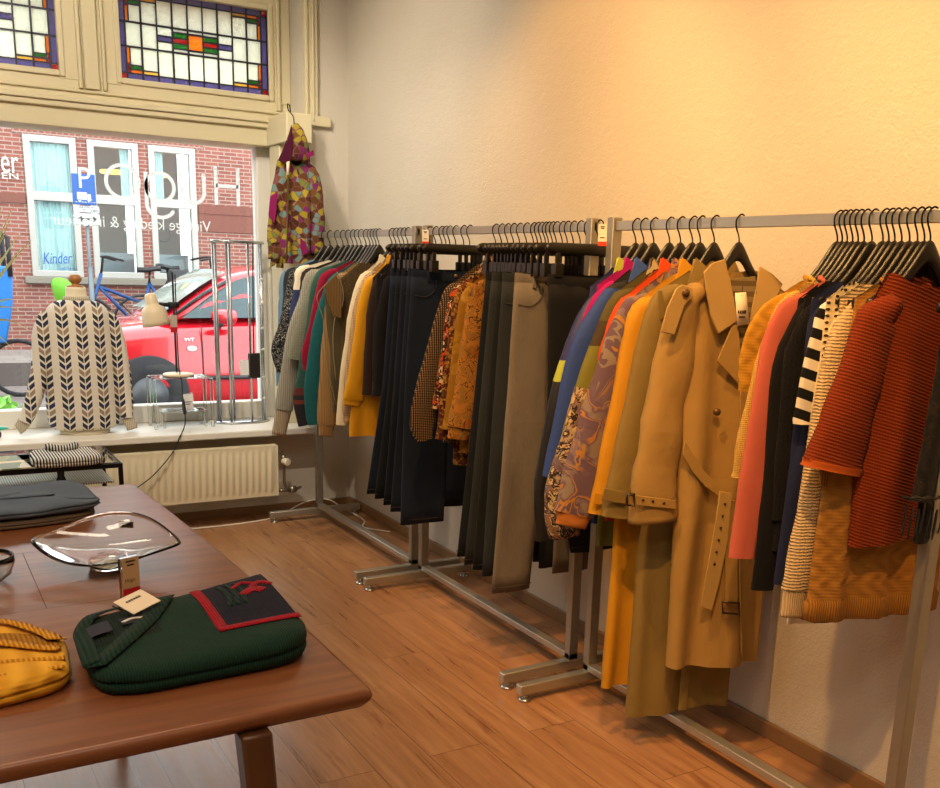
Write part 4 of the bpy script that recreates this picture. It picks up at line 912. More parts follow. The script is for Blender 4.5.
# chrome rod stand
CH = plain('chrome_rod', '#b9bcbf', .22, .9)
SX, SY = 1.78, 6.03; zt_s = 1.555
rs_ = thing('chrome_stand', 'tall chrome stand of vertical rods between two ovals on the sill', 'display stand', (SX, SY, SZ))
def oval(z, a=.155, b=.085): return [(SX + a * math.cos(2 * PI * k / 36), SY + b * math.sin(2 * PI * k / 36), z) for k in range(36)]
MB().loft([[(SX + r * .17 * math.cos(2 * PI * k / 36), SY + r * .095 * math.sin(2 * PI * k / 36), z) for k in range(36)] for r, z in ((1, SZ), (1, SZ + .01), (.8, SZ + .014))]).build('base', CH, rs_)
MB().tube(oval(zt_s), .009, 8, closed=True).tube([(SX - .155, SY, zt_s), (SX + .155, SY, zt_s)], .006, 6).build('top_ring', CH, rs_)
for k, a in enumerate((200, 235, 285, 330, 20, 160, 100)):
    a = math.radians(a); MB().tube([(SX + .15 * math.cos(a), SY + .08 * math.sin(a), SZ + .01), (SX + .15 * math.cos(a), SY + .08 * math.sin(a), zt_s)], .0075, 8).build('rod', CH, rs_)
hk = MB()
for z in (.62, .75, .92, 1.05, 1.2, 1.34): hk.disc((SX + .15 * math.cos(math.radians(330)), SY - .04 + .0, z), (0, -1, .2), .008, .012, 10)
hk.build('peg', WHITE, rs_)
q = Vector((SX + .02, SY - .11, .83))
wl_ = thing('leather_wallet', 'small black leather wallet hanging from the chrome stand', 'wallet', (q.x, q.y, q.z - .06))
MB().obox(q + Vector((.03, 0, 0)), (.035, .006, 0), (-.002, .014, 0), (0, 0, .075)).build('body', plain('dark_leather', '#2a2522', .45), wl_, bevel=.004)
MB().obox(q + Vector((-.035, -.015, -.01)), (.026, 0, 0), (0, .0006, 0), (0, 0, .045)).build('price_tag', plain('sign_paper', '#f3f5f5', .5), wl_, smooth=False)
MB().tube([(q.x + .03, q.y, q.z + .075), (q.x + .035, q.y + .01, q.z + .3), (q.x + .05, q.y + .03, zt_s)], .004, 6).build('strap', BLK, wl_)
# teal ornament at the picture edge
q = at_z(2, 437, SZ); tv = thing('ornament', 'small teal and dark red ornament on the sill at the picture edge', 'ornament', (q.x - .02, q.y, SZ))
MB().loft([[(q.x - .04 + .04 * s * math.cos(2 * PI * k / 14), q.y + .03 * s * math.sin(2 * PI * k / 14), SZ + z) for k in range(14)] for s, z in ((.9, 0), (1, .02), (.8, .035))]).build('base', plain('dark_red', '#5a2028', .5), tv)
MB().loft([[(q.x - .08 + .12 * f, q.y + w * c, SZ + .035 + h * s + .01 * f) for c, s in ((-1, 0), (0, 1), (1, 0), (0, -.3))] for f, w, h in ((0, .03, .03), (.4, .04, .04), (.8, .025, .02), (1, .004, .004))]).build('wing', plain('teal', '#2fb09c', .4), tv, sub=1)
# spiky plant
pq = Vector((.22, 5.98, SZ)); yp = thing('yucca_plant', 'spiky long leaved plant in the window at the picture edge', 'plant', (pq.x, pq.y, SZ))
MB().lathe([(.0, 0), (.06, 0), (.075, .1), (.08, .13), (.07, .13), (.068, .11), (.0, .11)], tuple(pq), 24, caps=(False, False)).build('pot', plain('clay', '#9a6a4a', .8), yp)
MB().tube([tuple(pq + Vector((0, 0, .1))), tuple(pq + Vector((.01, 0, .45)))], .018, 8).build('trunk', plain('bark', '#6a5440', .9), yp)
lf = MB(); random.seed(11)
def leaf(tip, sag, w=.011):
    a = pq + Vector((.01, 0, .42)); b = Vector(tip); L = []; R = []; n_ = 10
    for k in range(n_ + 1):
        f = k / n_; p = a.lerp(b, f) + Vector((0, 0, sag * 4 * f * (1 - f))); d = (b - a).normalized(); s = d.cross(Vector((0, -1, .15))).normalized() * (w * (1 - f ** 2) + .0005); L.append(p + s); R.append(p - s)
    lf.add(L + R, [(i, i + 1, n_ + 2 + i, n_ + 1 + i) for i in range(n_)])
for px_, py_, sg in ((14, 204, .02), (12, 218, .03), (22, 232, .05), (34, 238, .06), (20, 300, .10), (28, 330, .12), (18, 356, .14), (6, 352, .12), (3, 206, .0), (-6, 300, .1), (-10, 230, .02), (14, 262, .06), (22, 312, .12)):
    t_ = at_y(px_, py_, 5.88 + .2 * random.random()); leaf(t_, sg)
for k in range(12): a = random.uniform(PI * .6, PI * 1.5); leaf(pq + Vector((.35 * math.cos(a), .12 * math.sin(a), random.uniform(.5, .95))), .06)
YG = plain('yucca_leaf', '#a9ad74', .5, var=.3, scale=12); lf.build('leaves', YG, yp, smooth=False)
# ------------------------------------------------------------------ hangers and clothes on the racks
def hook_y(px): return at_x(px, 231.6 - .0388 * (px - 311) + 4, XB).y
BLKP = plain('hanger_black', '#17140f', .38); HKM = plain('hook_black', '#15151a', .35, .6)
class G:
    """a place on the rail: u runs along the hanger (wall side positive), n towards the room door (camera side), z up."""
    def __init__(s, y, yaw, x=XB): s.x, s.y, s.yaw = x, y, yaw; s.N = Vector((-math.sin(yaw), -math.cos(yaw), 0)); s.E = Vector((math.cos(yaw), -math.sin(yaw), 0)); s.P = Vector((x, y, 0))
    def uz(s, px, py, n=0.0):
        d = ray(px, py); p0 = s.P + s.N * n; t = (p0 - CAM).dot(s.N) / d.dot(s.N); p = CAM + d * t; return (p - s.P).dot(s.E), p.z
    def pt(s, px, py, n=0.0): u, z = s.uz(px, py, n); return Vector((u, -n, z))
HMESH = {}
def hanger(g, label, kind='shirt', group=None):
    r = thing('clip_hanger' if kind == 'clip' else 'clothes_hanger', label, 'hanger', (g.x, g.y, 1.40), -g.yaw, group)
    if kind not in HMESH:
        L = []
        pth = smooth_path([(.0, 0, 1.53), (.0, 0, 1.555), (-.005, 0, 1.572), (-.014, 0, 1.592), (-.014, 0, 1.613), (.0, 0, 1.6265), (.012, 0, 1.621), (.0165, 0, 1.606)], 28)
        rr = thing('tmp_holder', None, None, (0, 0, 1.40))
        L.append(MB().tube(pth, .0024, 6).build('hook', HKM, rr, world=False))
        if kind == 'shirt':
            us = [-.14 + .28 * k / 28 for k in range(29)]; top = lambda u: 1.552 - .174 * (1 - math.exp(-(math.sqrt(u * u + .0005) - .0224) / .07))
            rg = []
            for u in us:
                zt = top(u); h = .058 - .034 * min(1, abs(u) / .13); w = .006 + .003 * (abs(u) / .2) ** 2
                rg.append([(u, w * math.cos(a) , zt - h / 2 + h / 2 * math.sin(a)) for a in [2 * PI * k / 10 for k in range(10)]])
            m = MB().loft(rg); m.tube([(-.10, 0, 1.39), (.10, 0, 1.39)], .004, 6); L.append(m.build('hanger_body', BLKP, rr, world=False))
        else:
            m = MB(); rg = []
            for u, h in ((-.215, .006), (-.205, .016), (-.19, .02), (0, .021), (.17, .02), (.19, .016), (.2, .006)):
                rg.append([(u, .008 * math.cos(a), 1.525 + h * math.sin(a)) for a in [2 * PI * k / 10 for k in range(10)]])
            m.loft(rg); L.append(m.build('hanger_body', BLKP, rr, world=False))
            for u in (-.165, .155):
                c = MB().box(u - .016, u + .016, -.016, .016, 1.428, 1.475).box(u - .008, u + .008, -.006, .006, 1.47, 1.51); L.append(c.build('clip', BLKP, rr, world=False, bevel=.002))
        for o in L: o.parent = r
        bpy.data.objects.remove(rr); HMESH[kind] = L
    else:
        for o in HMESH[kind]: c = o.copy(); COL.objects.link(c); c.parent = r
    return r

def prof_at(tab, t):
    for (a, *va), (b, *vb) in zip(tab, tab[1:]):
        if a <= t <= b:
            k = (t - a) / (b - a); k = k * k * (3 - 2 * k); return [x + (y - x) * k for x, y in zip(va, vb)]
    return list(tab[-1][1:])
def sleeve_rings(C, rn, nz, seed, n=18, rows=16, yo=0.0):
    """C: list of (u, n, z, r)."""
    P = smooth_path(C, rows); out = []
    for i, p in enumerate(P):
        a, b = P[max(0, i - 1)], P[min(rows, i + 1)]; t = Vector((b[0] - a[0], 0, b[2] - a[2])).normalized(); s = Vector((t.z, 0, -t.x))
        if s.x > 0: s = -s
        ring = []
        for k in range(n):
            c, sn = math.cos(2 * PI * k / n), math.sin(2 * PI * k / n)
            w = nz * (noise.noise(Vector((i * .55, k * .5, seed))) + .6 * math.sin(i * 1.7 + k * .35 + seed) * (i / rows))
            ring.append(Vector((p[0], -p[1] + yo, p[2])) + s * (p[3] * c + w * c) + Vector((0, 1, 0)) * (rn * math.copysign(abs(sn) ** .8, sn) + w * sn))
        out.append(ring)
    return out
SEED = [0]
def upper(name, label, cat, g, edge, rad, mat, hem, hl=None, hr=None, group=None, b=.020, rn=.02, nw=.07, zn=1.468, fold=.006, nz=.004, drop=.05, cuff=None, cuff_len=.07, hemrib=None, rib=None,
          sleeves=True, rsl=True, smat=None, collar=None, cmat=None, placket=None, sh=None, kf=40, aR=.185, open_cuff=True, hem_r=None, seam=True, zsr=1.405):
    SEED[0] += 1; sd = SEED[0] * 1.37; rnd = random.Random(SEED[0])
    r = thing(name, label, cat, (g.x, g.y, hem), -g.yaw, group)
    E = [g.uz(*p) if len(p) == 2 and p[0] > 5 else p for p in edge]
    us, zs = sh or E[0]
    if us > -.15 and not sh: us, zs = -.17, min(zs, 1.41)
    aL = max(.13 if not sh else .04, -us - .012); hl = hl or aL + .02; hr = hr or .195
    hem_r = hem if hem_r is None else hem_r
    def ztop(u, front):
        a = aL if u < 0 else aR; zt = zs if u < 0 else zsr
        if abs(u) <= nw: return zn - (drop if front else .012) * (1 - (u / nw) ** 2)
        return zn + (zt - zn) * (abs(u) - nw) / max(.01, a - nw)
    M_, R_ = 48, 16; rings = []
    for i in range(R_ + 1):
        t = i / R_; rg = []
        (kl,), (bb,) = prof_at([(0, 0.0), (.45, .25), (.8, .8), (1, 1.0)], t), prof_at([(0, b), (.55, b * 1.08), (.85, b * .9), (1, .009)], t)
        aa_l = hl + (aL - hl) * kl; aa_r = hr + (aR - hr) * kl
        for j in range(M_):
            a = 2 * PI * j / M_; c, sn = math.cos(a), math.sin(a); u = (aa_l if c < 0 else aa_r) * math.copysign(abs(c) ** .85, c); front = sn < 0
            uu = u * ((aL / aa_l) if c < 0 else (aR / aa_r)); zt = ztop(uu, front); z0 = hem + (hem_r - hem) * (u + hl) / (hl + hr)
            bl = bb
            if t > .85 and abs(uu) < nw: bl = max(bb, .022 * (t - .85) / .15 + bb * .3)
            f = fold * (1 - .75 * t) * (math.sin(u * kf + sd + 2 * noise.noise(Vector((u * 5, t * 2, sd)))) + .5 * math.sin(u * kf * 2.3 + sd * 2)) 
            rg.append((u + .004 * noise.noise(Vector((t * 5, j, sd))), bl * math.copysign(abs(sn) ** .7, sn) + f * min(1, abs(sn) * 2) , z0 + (zt - z0) * t))
        rings.append(rg)
    body = MB().loft(rings, False, False).build('body', mat, r, world=False)
    smat = smat or mat
    if sleeves:
        C = [(us + .07, 0, zs + .005, rad[0] * .55), (E[0][0] + rad[0] * .75, .002, E[0][1] - rad[0] * .7, rad[0])]
        for (u, z), q in zip(E[1:], rad[1:]): C.append((u + q, .003, z, q))
        rg = sleeve_rings(C, rn, nz, sd); o = MB().loft(rg, True, False).build('sleeve', smat, r, world=False)
        if cuff:
            (u, z), q = E[-1], rad[-1]; (pu, pz) = E[-2]; d = Vector((u + q - pu - rad[-2], 0, z - pz)).normalized() * cuff_len
            cr = sleeve_rings([(u + q - d.x * .12, .003, z - d.z * .12, q * .92), (u + q + d.x * .5, .003, z + d.z * .5, q * .8), (u + q + d.x, .003, z + d.z, q * .78)], rn * .8, nz * .4, sd + 5, rows=6)
            MB().loft(cr, False, True).build('cuff', cuff, r, world=False)
        if rsl:
            zl = E[-1][1] + .02; ur = min(hr, .2) - .03; q = min(rad[-1], .05)
            C = [(aR - .06, 0, 1.395, .03), (aR - .03, .004, 1.33, q), (ur - .005, .008, (1.33 + zl) / 2, q), (ur - .02, .012, zl, q * .9)]
            MB().loft(sleeve_rings(C, rn * .8, nz, sd + 9), True, False).build('sleeve', smat, r, world=False)
    if hemrib:
        rg = []
        for dz, e in ((-.004, -.003), (.0, .002), (.045, .003), (.055, -.001)):
            rg.append([(((hl if math.cos(2 * PI * j / M_) < 0 else hr) + e) * math.copysign(abs(math.cos(2 * PI * j / M_)) ** .85, math.cos(2 * PI * j / M_)), rings[0][j][1] * 1.0 + math.copysign(.002 + e, math.sin(2 * PI * j / M_)), rings[0][j][2] + dz) for j in range(M_)])
        MB().loft(rg, False, False).build('hem_band', hemrib, r, world=False)
    if rib:
        pf = [(nw * math.cos(a), -.02 * math.sin(a), ztop(nw * math.cos(a), True) + .004) for a in [PI * k / 16 for k in range(17)]]
        pb = [(-nw * math.cos(a), .02 * math.sin(a), ztop(-nw * math.cos(a), False) + .006) for a in [PI * k / 16 for k in range(1, 16)]]
        MB().tube([(x, y, z) for x, y, z in pf + pb], .0065, 8, closed=True).build('neck_band', rib, r, world=False)
    if collar:
        cm = cmat or mat; st_ = []
        for z, k in ((zn - .02, 1.0), (zn + .03, .92)):
            st_.append([(nw * k * math.cos(a), -.024 * math.sin(a), z - (.03 if math.sin(a) > 0 else 0) * abs(math.sin(a))) for a in [2 * PI * q / 28 for q in range(28)]])
        MB().loft(st_, False, False).build('collar_stand', cm, r, world=False, solid=.003)
        for s in (-1, 1):
            MB().prism([(s * nw * .95, -.012, zn + .035), (s * .012, -.034, zn - .01), (s * .03, -.04, zn - .075), (s * (nw + .03), -.03, zn - .045)], (0, -.003, 0)).build('collar', cm, r, world=False, bevel=.002)
    if placket:
        zt = zn - drop; n_ = 16; rows = []
        for i in range(n_ + 1):
            z = hem + .01 + (zt - hem - .01) * i / n_; y = -(b * 1.12 + fold * .6 + .002); y = y if i < n_ - 3 else y * (1 - .12 * (i - n_ + 3)); rows.append([(-.016, y, z), (-.010, y - .003, z), (.010, y - .003, z), (.016, y, z)])
        o = MB().loft(rows, False, False, False).build('placket', placket, r, world=False)
        bt = MB()
        for i in range(6): bt.disc((0, -(b * 1.12 + fold * .6 + .008), zt - .04 - i * (zt - hem - .1) / 6), (0, 1, 0), .006, .002, 12)
        sub_part('buttons', bt, plain('horn_button', '#5a3c20', .35), o, world=False)
    return r
def panel(g, r, name, pts, n, mat, thick=.004, bulge=0.0, part=None, bevel=.0015, dn=None):
    """cloth panel of the garment outlined in the photo, lying n in front of the hanger plane."""
    P = [g.pt(x, y, n + (dn[i] if dn else 0)) for i, (x, y) in enumerate(pts)]
    o = MB().prism(P, (0, -thick, 0)).build(name, mat, r, world=False, bevel=bevel)
    if part: o.parent = part
    return o
def jeans(label, g, left, legw, mat, hem, waist=1.44, w=.19, group=None, cat='jeans', detail=True, b=.016, stitch=None, name='jeans', hem2=None):
    SEED[0] += 1; sd = SEED[0] * 2.11
    r = thing(name, label, cat, (g.x, g.y, min(hem, hem2 or hem)), -g.yaw, group)
    L = [g.uz(*p) if p[0] > 5 else p for p in left]
    u0 = L[0][0]; u1 = min(u0 + 2 * w, .205); uc = (u0 + u1) / 2; crotch = waist - .27
    def lo(z):
        for (ua, za), (ub, zb) in zip(L, L[1:]):
            if zb <= z <= za: k = (za - z) / (za - zb); return ua + (ub - ua) * k
        return L[-1][0] if z < L[-1][1] else L[0][0]
    def leg(s, zb):
        rg = []
        for i in range(17):
            z = waist - .035 - (waist - .035 - zb) * i / 16; k = max(0, (crotch - z) / (crotch - zb)); 
            if s < 0: a, c = lo(z), uc + (lo(zb) + legw - uc) * k - .004
            else: a, c = uc + .004 + (u1 - legw - uc) * min(1, k * 1.4), u1 + .006 * math.sin(k * 3)
            bb = b * (1 - .25 * k); m = (a + c) / 2; h = (c - a) / 2; ring = []
            for j in range(22):
                q = 2 * PI * j / 22; cs, sn = math.cos(q), math.sin(q)
                wv = .004 * k ** .5 * math.sin(cs * 4 + sd + k * 3) + .003 * noise.noise(Vector((i * .7, j * .6, sd)))
                ring.append((m + h * math.copysign(abs(cs) ** .8, cs), bb * math.copysign(abs(sn) ** .75, sn) + wv + (.003 if s > 0 else -.003) * k, z))
            rg.append(ring)
        return rg
    MB().loft(leg(-1, hem), True, True).loft(leg(1, hem2 or hem), True, True).build('legs', mat, r, world=False)
    wb = []
    for z, e in ((waist - .042, .001), (waist - .03, .004), (waist - .004, .003), (waist, .0)):
        wb.append([((u0 + u1) / 2 + ((u1 - u0) / 2 + .001) * math.copysign(abs(math.cos(2 * PI * j / 40)) ** .8, math.cos(2 * PI * j / 40)), (b * .85 + e) * math.copysign(abs(math.sin(2 * PI * j / 40)) ** .75, math.sin(2 * PI * j / 40)), z - .01 * math.sin(2 * PI * j / 40) ** 2 * (1 if math.sin(2 * PI * j / 40) < 0 else .2)) for j in range(40)])
    MB().loft(wb, False, False).build('waistband', mat, r, world=False)
    if detail:
        for u in (u0 + .07, uc - .045, uc + .05, u1 - .07): MB().box(u - .006, u + .006, -b - .007, -b + .004, waist - .052, waist - .004).build('belt_loop', mat, r, world=False, bevel=.0015)
        yy = -b - .0035
        MB().tube(smooth_path([(u0 + .105, yy, waist - .045), (u0 + .10, yy - .001, waist - .085), (u0 + .06, yy, waist - .115), (u0 + .008, yy + .006, waist - .11)], 14), .0016, 5).build('pocket_edge', stitch or mat, r, world=False)
        MB().tube(smooth_path([(u1 - .105, yy, waist - .045), (u1 - .10, yy - .001, waist - .085), (u1 - .06, yy, waist - .115), (u1 - .01, yy + .006, waist - .11)], 14), .0016, 5).build('pocket_edge', stitch or mat, r, world=False)
        MB().tube(smooth_path([(uc + .03, yy, waist - .045), (uc + .03, yy, waist - .14), (uc, yy, waist - .19)], 10), .0015, 5).build('fly_stitch', stitch or mat, r, world=False)
        MB().disc((uc + .005, -b - .006, waist - .025), (0, 1, 0), .0075, .003, 14).build('button', plain('brass_button', '#9a7a48', .35, .8), r, world=False)
    hb = MB()
    z = hem; a, c = lo(hem), lo(hem) + legw; m, h = (a + c) / 2, (c - a) / 2
    for zz in (hem + .022,): hb.tube([(m + (h + .001) * math.copysign(abs(math.cos(2 * PI * j / 24)) ** .8, math.cos(2 * PI * j / 24)), -.003 + (b * .76 + .002) * math.copysign(abs(math.sin(2 * PI * j / 24)) ** .75, math.sin(2 * PI * j / 24)), zz) for j in range(24)], .0012, 4, closed=True)
    hb.build('hem_stitch', stitch or mat, r, world=False)
    return r
# ------------------------------------------------------------------ what hangs on the rails
def zblock(name, hem, stops, rough=.8):
    """cloth sewn from colour blocks that change at given heights (world z, top down list of (lower z, colour))."""
    if name in _mats: return _mats[name]
    t = NT(name, rough); x, y, z = t.xyz(); f = t.math('DIVIDE', z, 2.0); st_ = []
    prev = 0
    for zl, c in stops[::-1]: st_.append((max(0, (zl - hem) / 2.0), lin(c)))
    st_[0] = (0, st_[0][1]); t.col(t.ramp(f, st_, True)); t.bump(t.noise(26, 3).outputs[0], .4, .006); _mats[name] = t.m; return t.m
used = []
def hang(px, yaw, hl, kind='shirt', group='black hangers on the rails'):
    y = hook_y(px)
    while any(abs(y - q) < .010 for q in used): y -= .003
    used.append(y); g = G(y, yaw); hanger(g, hl, kind, group); return g
YA, YC, YD = .08, .2, .24
# ---- sweaters by the window
KW = dict(group='sweaters hanging nearest the window', b=.017, rn=.019)
g = hang(324, YA, 'black hanger holding the pale blue denim jacket'); upper('denim_jacket', 'pale blue denim jacket, farthest on the rail by the window', 'jacket', g, [(282, 272), (279, 294), (278, 317), (276, 386)], [.03, .035, .035, .03], fab('pale_denim', '#6f90a8', 'denim', '#4c6a84'), .80, **KW)
g = hang(330, YA, 'black hanger holding the charcoal sweater'); upper('sweater', 'charcoal sweater between the denim jacket and the black graphic knit', 'sweater', g, [(286, 271), (283, 295), (281, 330), (279, 365)], [.03, .035, .04, .035], fab('charcoal_knit', '#33363a', 'knit'), .82, **KW)
g = hang(337, YA, 'black hanger holding the black graphic knit'); upper('sweater', 'black sweater with fine white graphic lines and a bent sleeve', 'sweater', g, [(290, 272), (284, 305), (278, 327), (271, 351), (277, 372)], [.03, .04, .045, .045, .03], fab('graphic_knit', '#17181a', 'floral', '#c9c6bc', .022, pal=['#17181a', '#202124', '#141416']), .84, **KW)
h = .86; g = hang(343, YA, 'black hanger holding the cream and navy sweater'); upper('sweater', 'cream sweater with navy lower half, third colour block from the window', 'sweater', g, [(297, 268), (294, 285), (291, 305), (288, 330)], [.03, .035, .035, .035], zblock('cream_navy', h, [(1.305, '#d8cdb4'), (0, '#1f2c58')]), h, **KW)
g = hang(348, YA, 'black hanger holding the dark brown fuzzy sweater'); upper('sweater', 'dark brown fuzzy sweater beside the cream and navy one', 'sweater', g, [(303, 271), (299, 295), (295, 320), (290, 350)], [.03, .035, .035, .035], fab('brown_fuzz', '#3a2a22', 'marl', '#201512'), .86, **KW)
BEI = fab('beige_ribbed', '#c4b498', 'rib', '#8e7e64', .011, bump=.8)
g = hang(353, YA, 'black hanger holding the pale grey sweater with beige cuffs'); upper('sweater', 'pale grey ribbed sweater with long beige cuff hanging low over the sill', 'sweater', g, [(306, 273), (298, 303), (288, 330), (280, 375), (274, 410)], [.03, .04, .045, .052, .05], fab('pale_grey_rib', '#a8a496', 'rib', '#807c70', .010), .76, cuff=BEI, cuff_len=.14, **KW)
g = hang(357, YA, 'black hanger holding the sage grey short sleeved knit'); upper('sweater', 'sage grey knit top with a short wide sleeve', 'sweater', g, [(312, 274), (304, 297), (297, 320), (286, 360)], [.03, .04, .045, .055], fab('sage_knit', '#8d8f7c', 'knit', '#6e705f', .008), .66, hl=.30, **KW)
h = .62; g = hang(361, YA, 'black hanger holding the dark green patterned sweater'); upper('sweater', 'dark green sweater with a red and black band at its cuff', 'sweater', g, [(319, 270), (310, 291), (306, 324), (298, 370), (293, 400), (298, 425)], [.03, .04, .045, .045, .045, .04], zblock('green_band', h, [(.80, '#17473c'), (.765, '#5a1c18'), (.74, '#16161c'), (.72, '#6a2a1c'), (0, '#15161e')]), h, **KW)
g = hang(366, YA, 'black hanger holding the crimson cardigan'); upper('cardigan', 'crimson red cardigan squeezed between green and teal sweaters', 'cardigan', g, [(324, 272), (317, 285), (309, 324), (301, 356), (303, 369)], [.03, .035, .04, .04, .035], fab('crimson_knit', '#a01238', 'knit', '#700a24'), .84, **KW)
TEAL = fab('teal_knit', '#1c666a', 'knit', '#124a4e', .006)
g = hang(370, YA, 'black hanger holding the teal sweater'); upper('sweater', 'teal sweater with a broad drooping sleeve, its hem lowest at the rack post', 'sweater', g, [(330, 276), (320, 302), (312, 330), (305, 375), (304, 402), (308, 424)], [.03, .045, .05, .06, .06, .05], TEAL, .66, **{**KW, 'rn': .022})
g = hang(373, YA, 'black hanger holding the tan cable sweater'); upper('sweater', 'tan basket weave sweater, sleeve end showing under the olive vest', 'sweater', g, [(335, 276), (326, 300), (322, 340), (318, 390), (317, 425)], [.03, .045, .05, .055, .05], fab('tan_basket', '#a07c4c', 'dots', '#6b4e2c', .012), .66, cuff=fab('tan_rib', '#b08a58', 'rib', '#7c5c34', .008), cuff_len=.06, **KW)
OLV = fab('olive_wool', '#5a4f34', 'plain', bump=.8)
g = hang(376, YA, 'black hanger holding the olive vest'); v = upper('vest', 'olive sleeveless vest with a pale piped armhole', 'vest', g, [(340, 278), (319, 298), (326, 340), (333, 400)], [.03, .03, .03, .03], OLV, .70, sleeves=False, hl=.235, sh=g.uz(322, 292), **KW)
MB().tube(smooth_path([g.pt(*p, .026) for p in ((326, 284), (317, 297), (323, 318), (324, 332), (327, 365), (336, 405))], 30), .0025, 6).build('piping', fab('pale_piping', '#8a8064', 'plain'), v, world=False)
g = hang(379, YA, 'front hanger of the window end cluster, holding the brown knitted vest'); v = upper('vest', 'brown tweedy knitted vest in front of the olive one, collar folded open', 'vest', g, [(347, 272), (334, 290)], [.03, .03], fab('brown_tweed', '#5e4a2c', 'marl', '#3c2d18', .007), .72, sleeves=False, hl=.2, sh=g.uz(338, 282), **KW)
panel(g, v, 'lapel', [(324, 286), (336, 274), (342, 290), (341, 318), (333, 316), (328, 302)], .028, fab('tan_lapel', '#8c6c3c', 'rib', '#5f4626', .008), .006)
MB().tube(smooth_path([g.pt(*p, .03) for p in ((337, 272), (343, 290), (342, 306), (335, 318), (333, 345), (336, 380))], 24), .0025, 6).build('piping', _mats['pale_piping'], v, world=False)
# ---- shirts and jackets in the gap before the first jeans
KW = dict(group='shirts and jackets beside the first jeans', b=.018, rn=.02)
g = hang(392, YA, 'black hanger holding the cream shirt'); upper('shirt', 'cream shirt with long pale sleeve beside the yellow shirt', 'shirt', g, [(360, 275), (349, 309), (345, 335), (339, 385), (336, 425)], [.03, .035, .04, .04, .04], fab('cream_shirt', '#e0d0ac', 'plain', rough=.8), .70, collar=True, placket=_mats['cream_shirt'], **KW)
g = hang(396, YA, 'black hanger holding the beige dotted blouse'); upper('blouse', 'beige blouse with small dark dots and a rolled cuff', 'blouse', g, [(365, 275), (354, 305), (349, 340), (343, 390), (342, 412)], [.03, .035, .04, .042, .045], fab('beige_dotted', '#b89a74', 'dots', '#8f7450', .016, bump=.1), .64, cuff=_mats['beige_dotted'], cuff_len=.05, **KW)
YS = fab('yellow_cotton', '#d79a12', 'plain', rough=.75)
g = hang(400, YA, 'black hanger holding the bright yellow shirt'); upper('shirt', 'bright yellow shirt with rolled sleeve hanging among brown jackets', 'shirt', g, [(366, 279), (357, 309), (353, 340), (347, 380), (342, 400)], [.03, .04, .045, .045, .055], YS, .62, hl=.26, hr=.19, collar=True, cuff=YS, cuff_len=.03, placket=YS, **KW)
g = hang(404, YA, 'black hanger holding the dark brown jacket'); upper('jacket', 'dark brown jacket with narrow sleeve next to the yellow shirt', 'jacket', g, [(375, 278), (367, 310), (365, 340), (362, 395)], [.03, .035, .035, .04], fab('dark_brown', '#2e1f18', 'plain'), .88, collar=True, **KW)
g = hang(408, YA, 'black hanger holding the black jacket'); upper('jacket', 'black jacket tucked between the brown one and the first jeans', 'jacket', g, [(384, 277), (376, 310), (374, 340), (372, 396)], [.03, .035, .035, .04], fab('soft_black', '#17161a', 'plain'), .90, collar=True, **KW)
# ---- first jeans
YJ = .05; GJ = 'dark jeans clipped on the first rack'
DEN = [fab('denim_a', '#152236', 'denim', '#0a111c'), fab('denim_b', '#0d1520', 'denim', '#060a10'), fab('denim_c', '#111b2e', 'denim', '#080e18')]
STI = plain('tan_stitch', '#34343a', .8); STO = plain('ochre_stitch', '#4e4334', .8)
for i, (hx_, tl, ml, bl, hm) in enumerate(((430, (391, 269), (382, 387), (365, 505), .40), (436, (397, 268), (388, 390), (373, 508), .39), (442, (402, 268), (393, 390), (382, 513), .37), (450, (408, 268), (399, 395), (390, 516), .355))):
    g = hang(hx_, YJ, 'clip hanger holding the %s of the dark jeans by the yellow shirt' % ['first', 'second', 'third', 'fourth'][i], 'clip')
    jeans('dark blue jeans, %s pair counted from the black jacket' % ['first', 'second', 'third', 'fourth'][i], g, [tl, ml, bl], .19, DEN[i % 3], hm, stitch=STI, group=GJ)
g = hang(464, YJ, 'wide clip hanger of the front pair of dark jeans', 'clip'); jeans('dark indigo jeans in front of their group, pocket and straight leg showing', g, [(412, 268), (405, 380), (400, 525)], .215, fab('denim_front', '#16243a', 'denim', '#0b1220'), .325, stitch=STI, group=GJ, hem2=.42)
# ---- patterned shirts
YP = .06; KW = dict(group='patterned shirts between the jeans', b=.018, rn=.02)
g = hang(496, YP, 'black hanger holding the dark dotted blouse'); upper('blouse', 'dark blouse with tiny cream dots and a wide pointed sleeve', 'blouse', g, [(447, 286), (439, 305), (432, 330), (420, 375), (409, 418), (416, 440)], [.03, .04, .045, .055, .06, .035], fab('dark_dotted', '#2a1c18', 'dots', '#b09468', .0085, bump=.2), .74, **KW)
g = hang(502, YP, 'black hanger holding the black and orange printed shirt'); upper('shirt', 'black shirt with orange and cream printed patches', 'shirt', g, [(453, 288), (446, 315), (441, 350), (434, 395), (431, 410)], [.03, .035, .035, .035, .035], fab('orange_print', '#20140f', 'floral', None, .03, pal=['#20140f', '#b8481c', '#1c1412', '#cbb08a', '#3a2418']), .78, collar=True, **KW)
g = hang(508, YP, 'black hanger holding the gold chain print shirt'); upper('shirt', 'gold and maroon small print shirt, longest of the patterned shirts', 'shirt', g, [(459, 287), (451, 315), (447, 350), (440, 405), (435, 440)], [.03, .035, .04, .04, .04], fab('gold_print', '#9a6a24', 'patch', '#3a1a14', .012, pal=['#8a6220', '#6c4418', '#481614', '#9c7430', '#5a3614']), .66, collar=True, **KW)
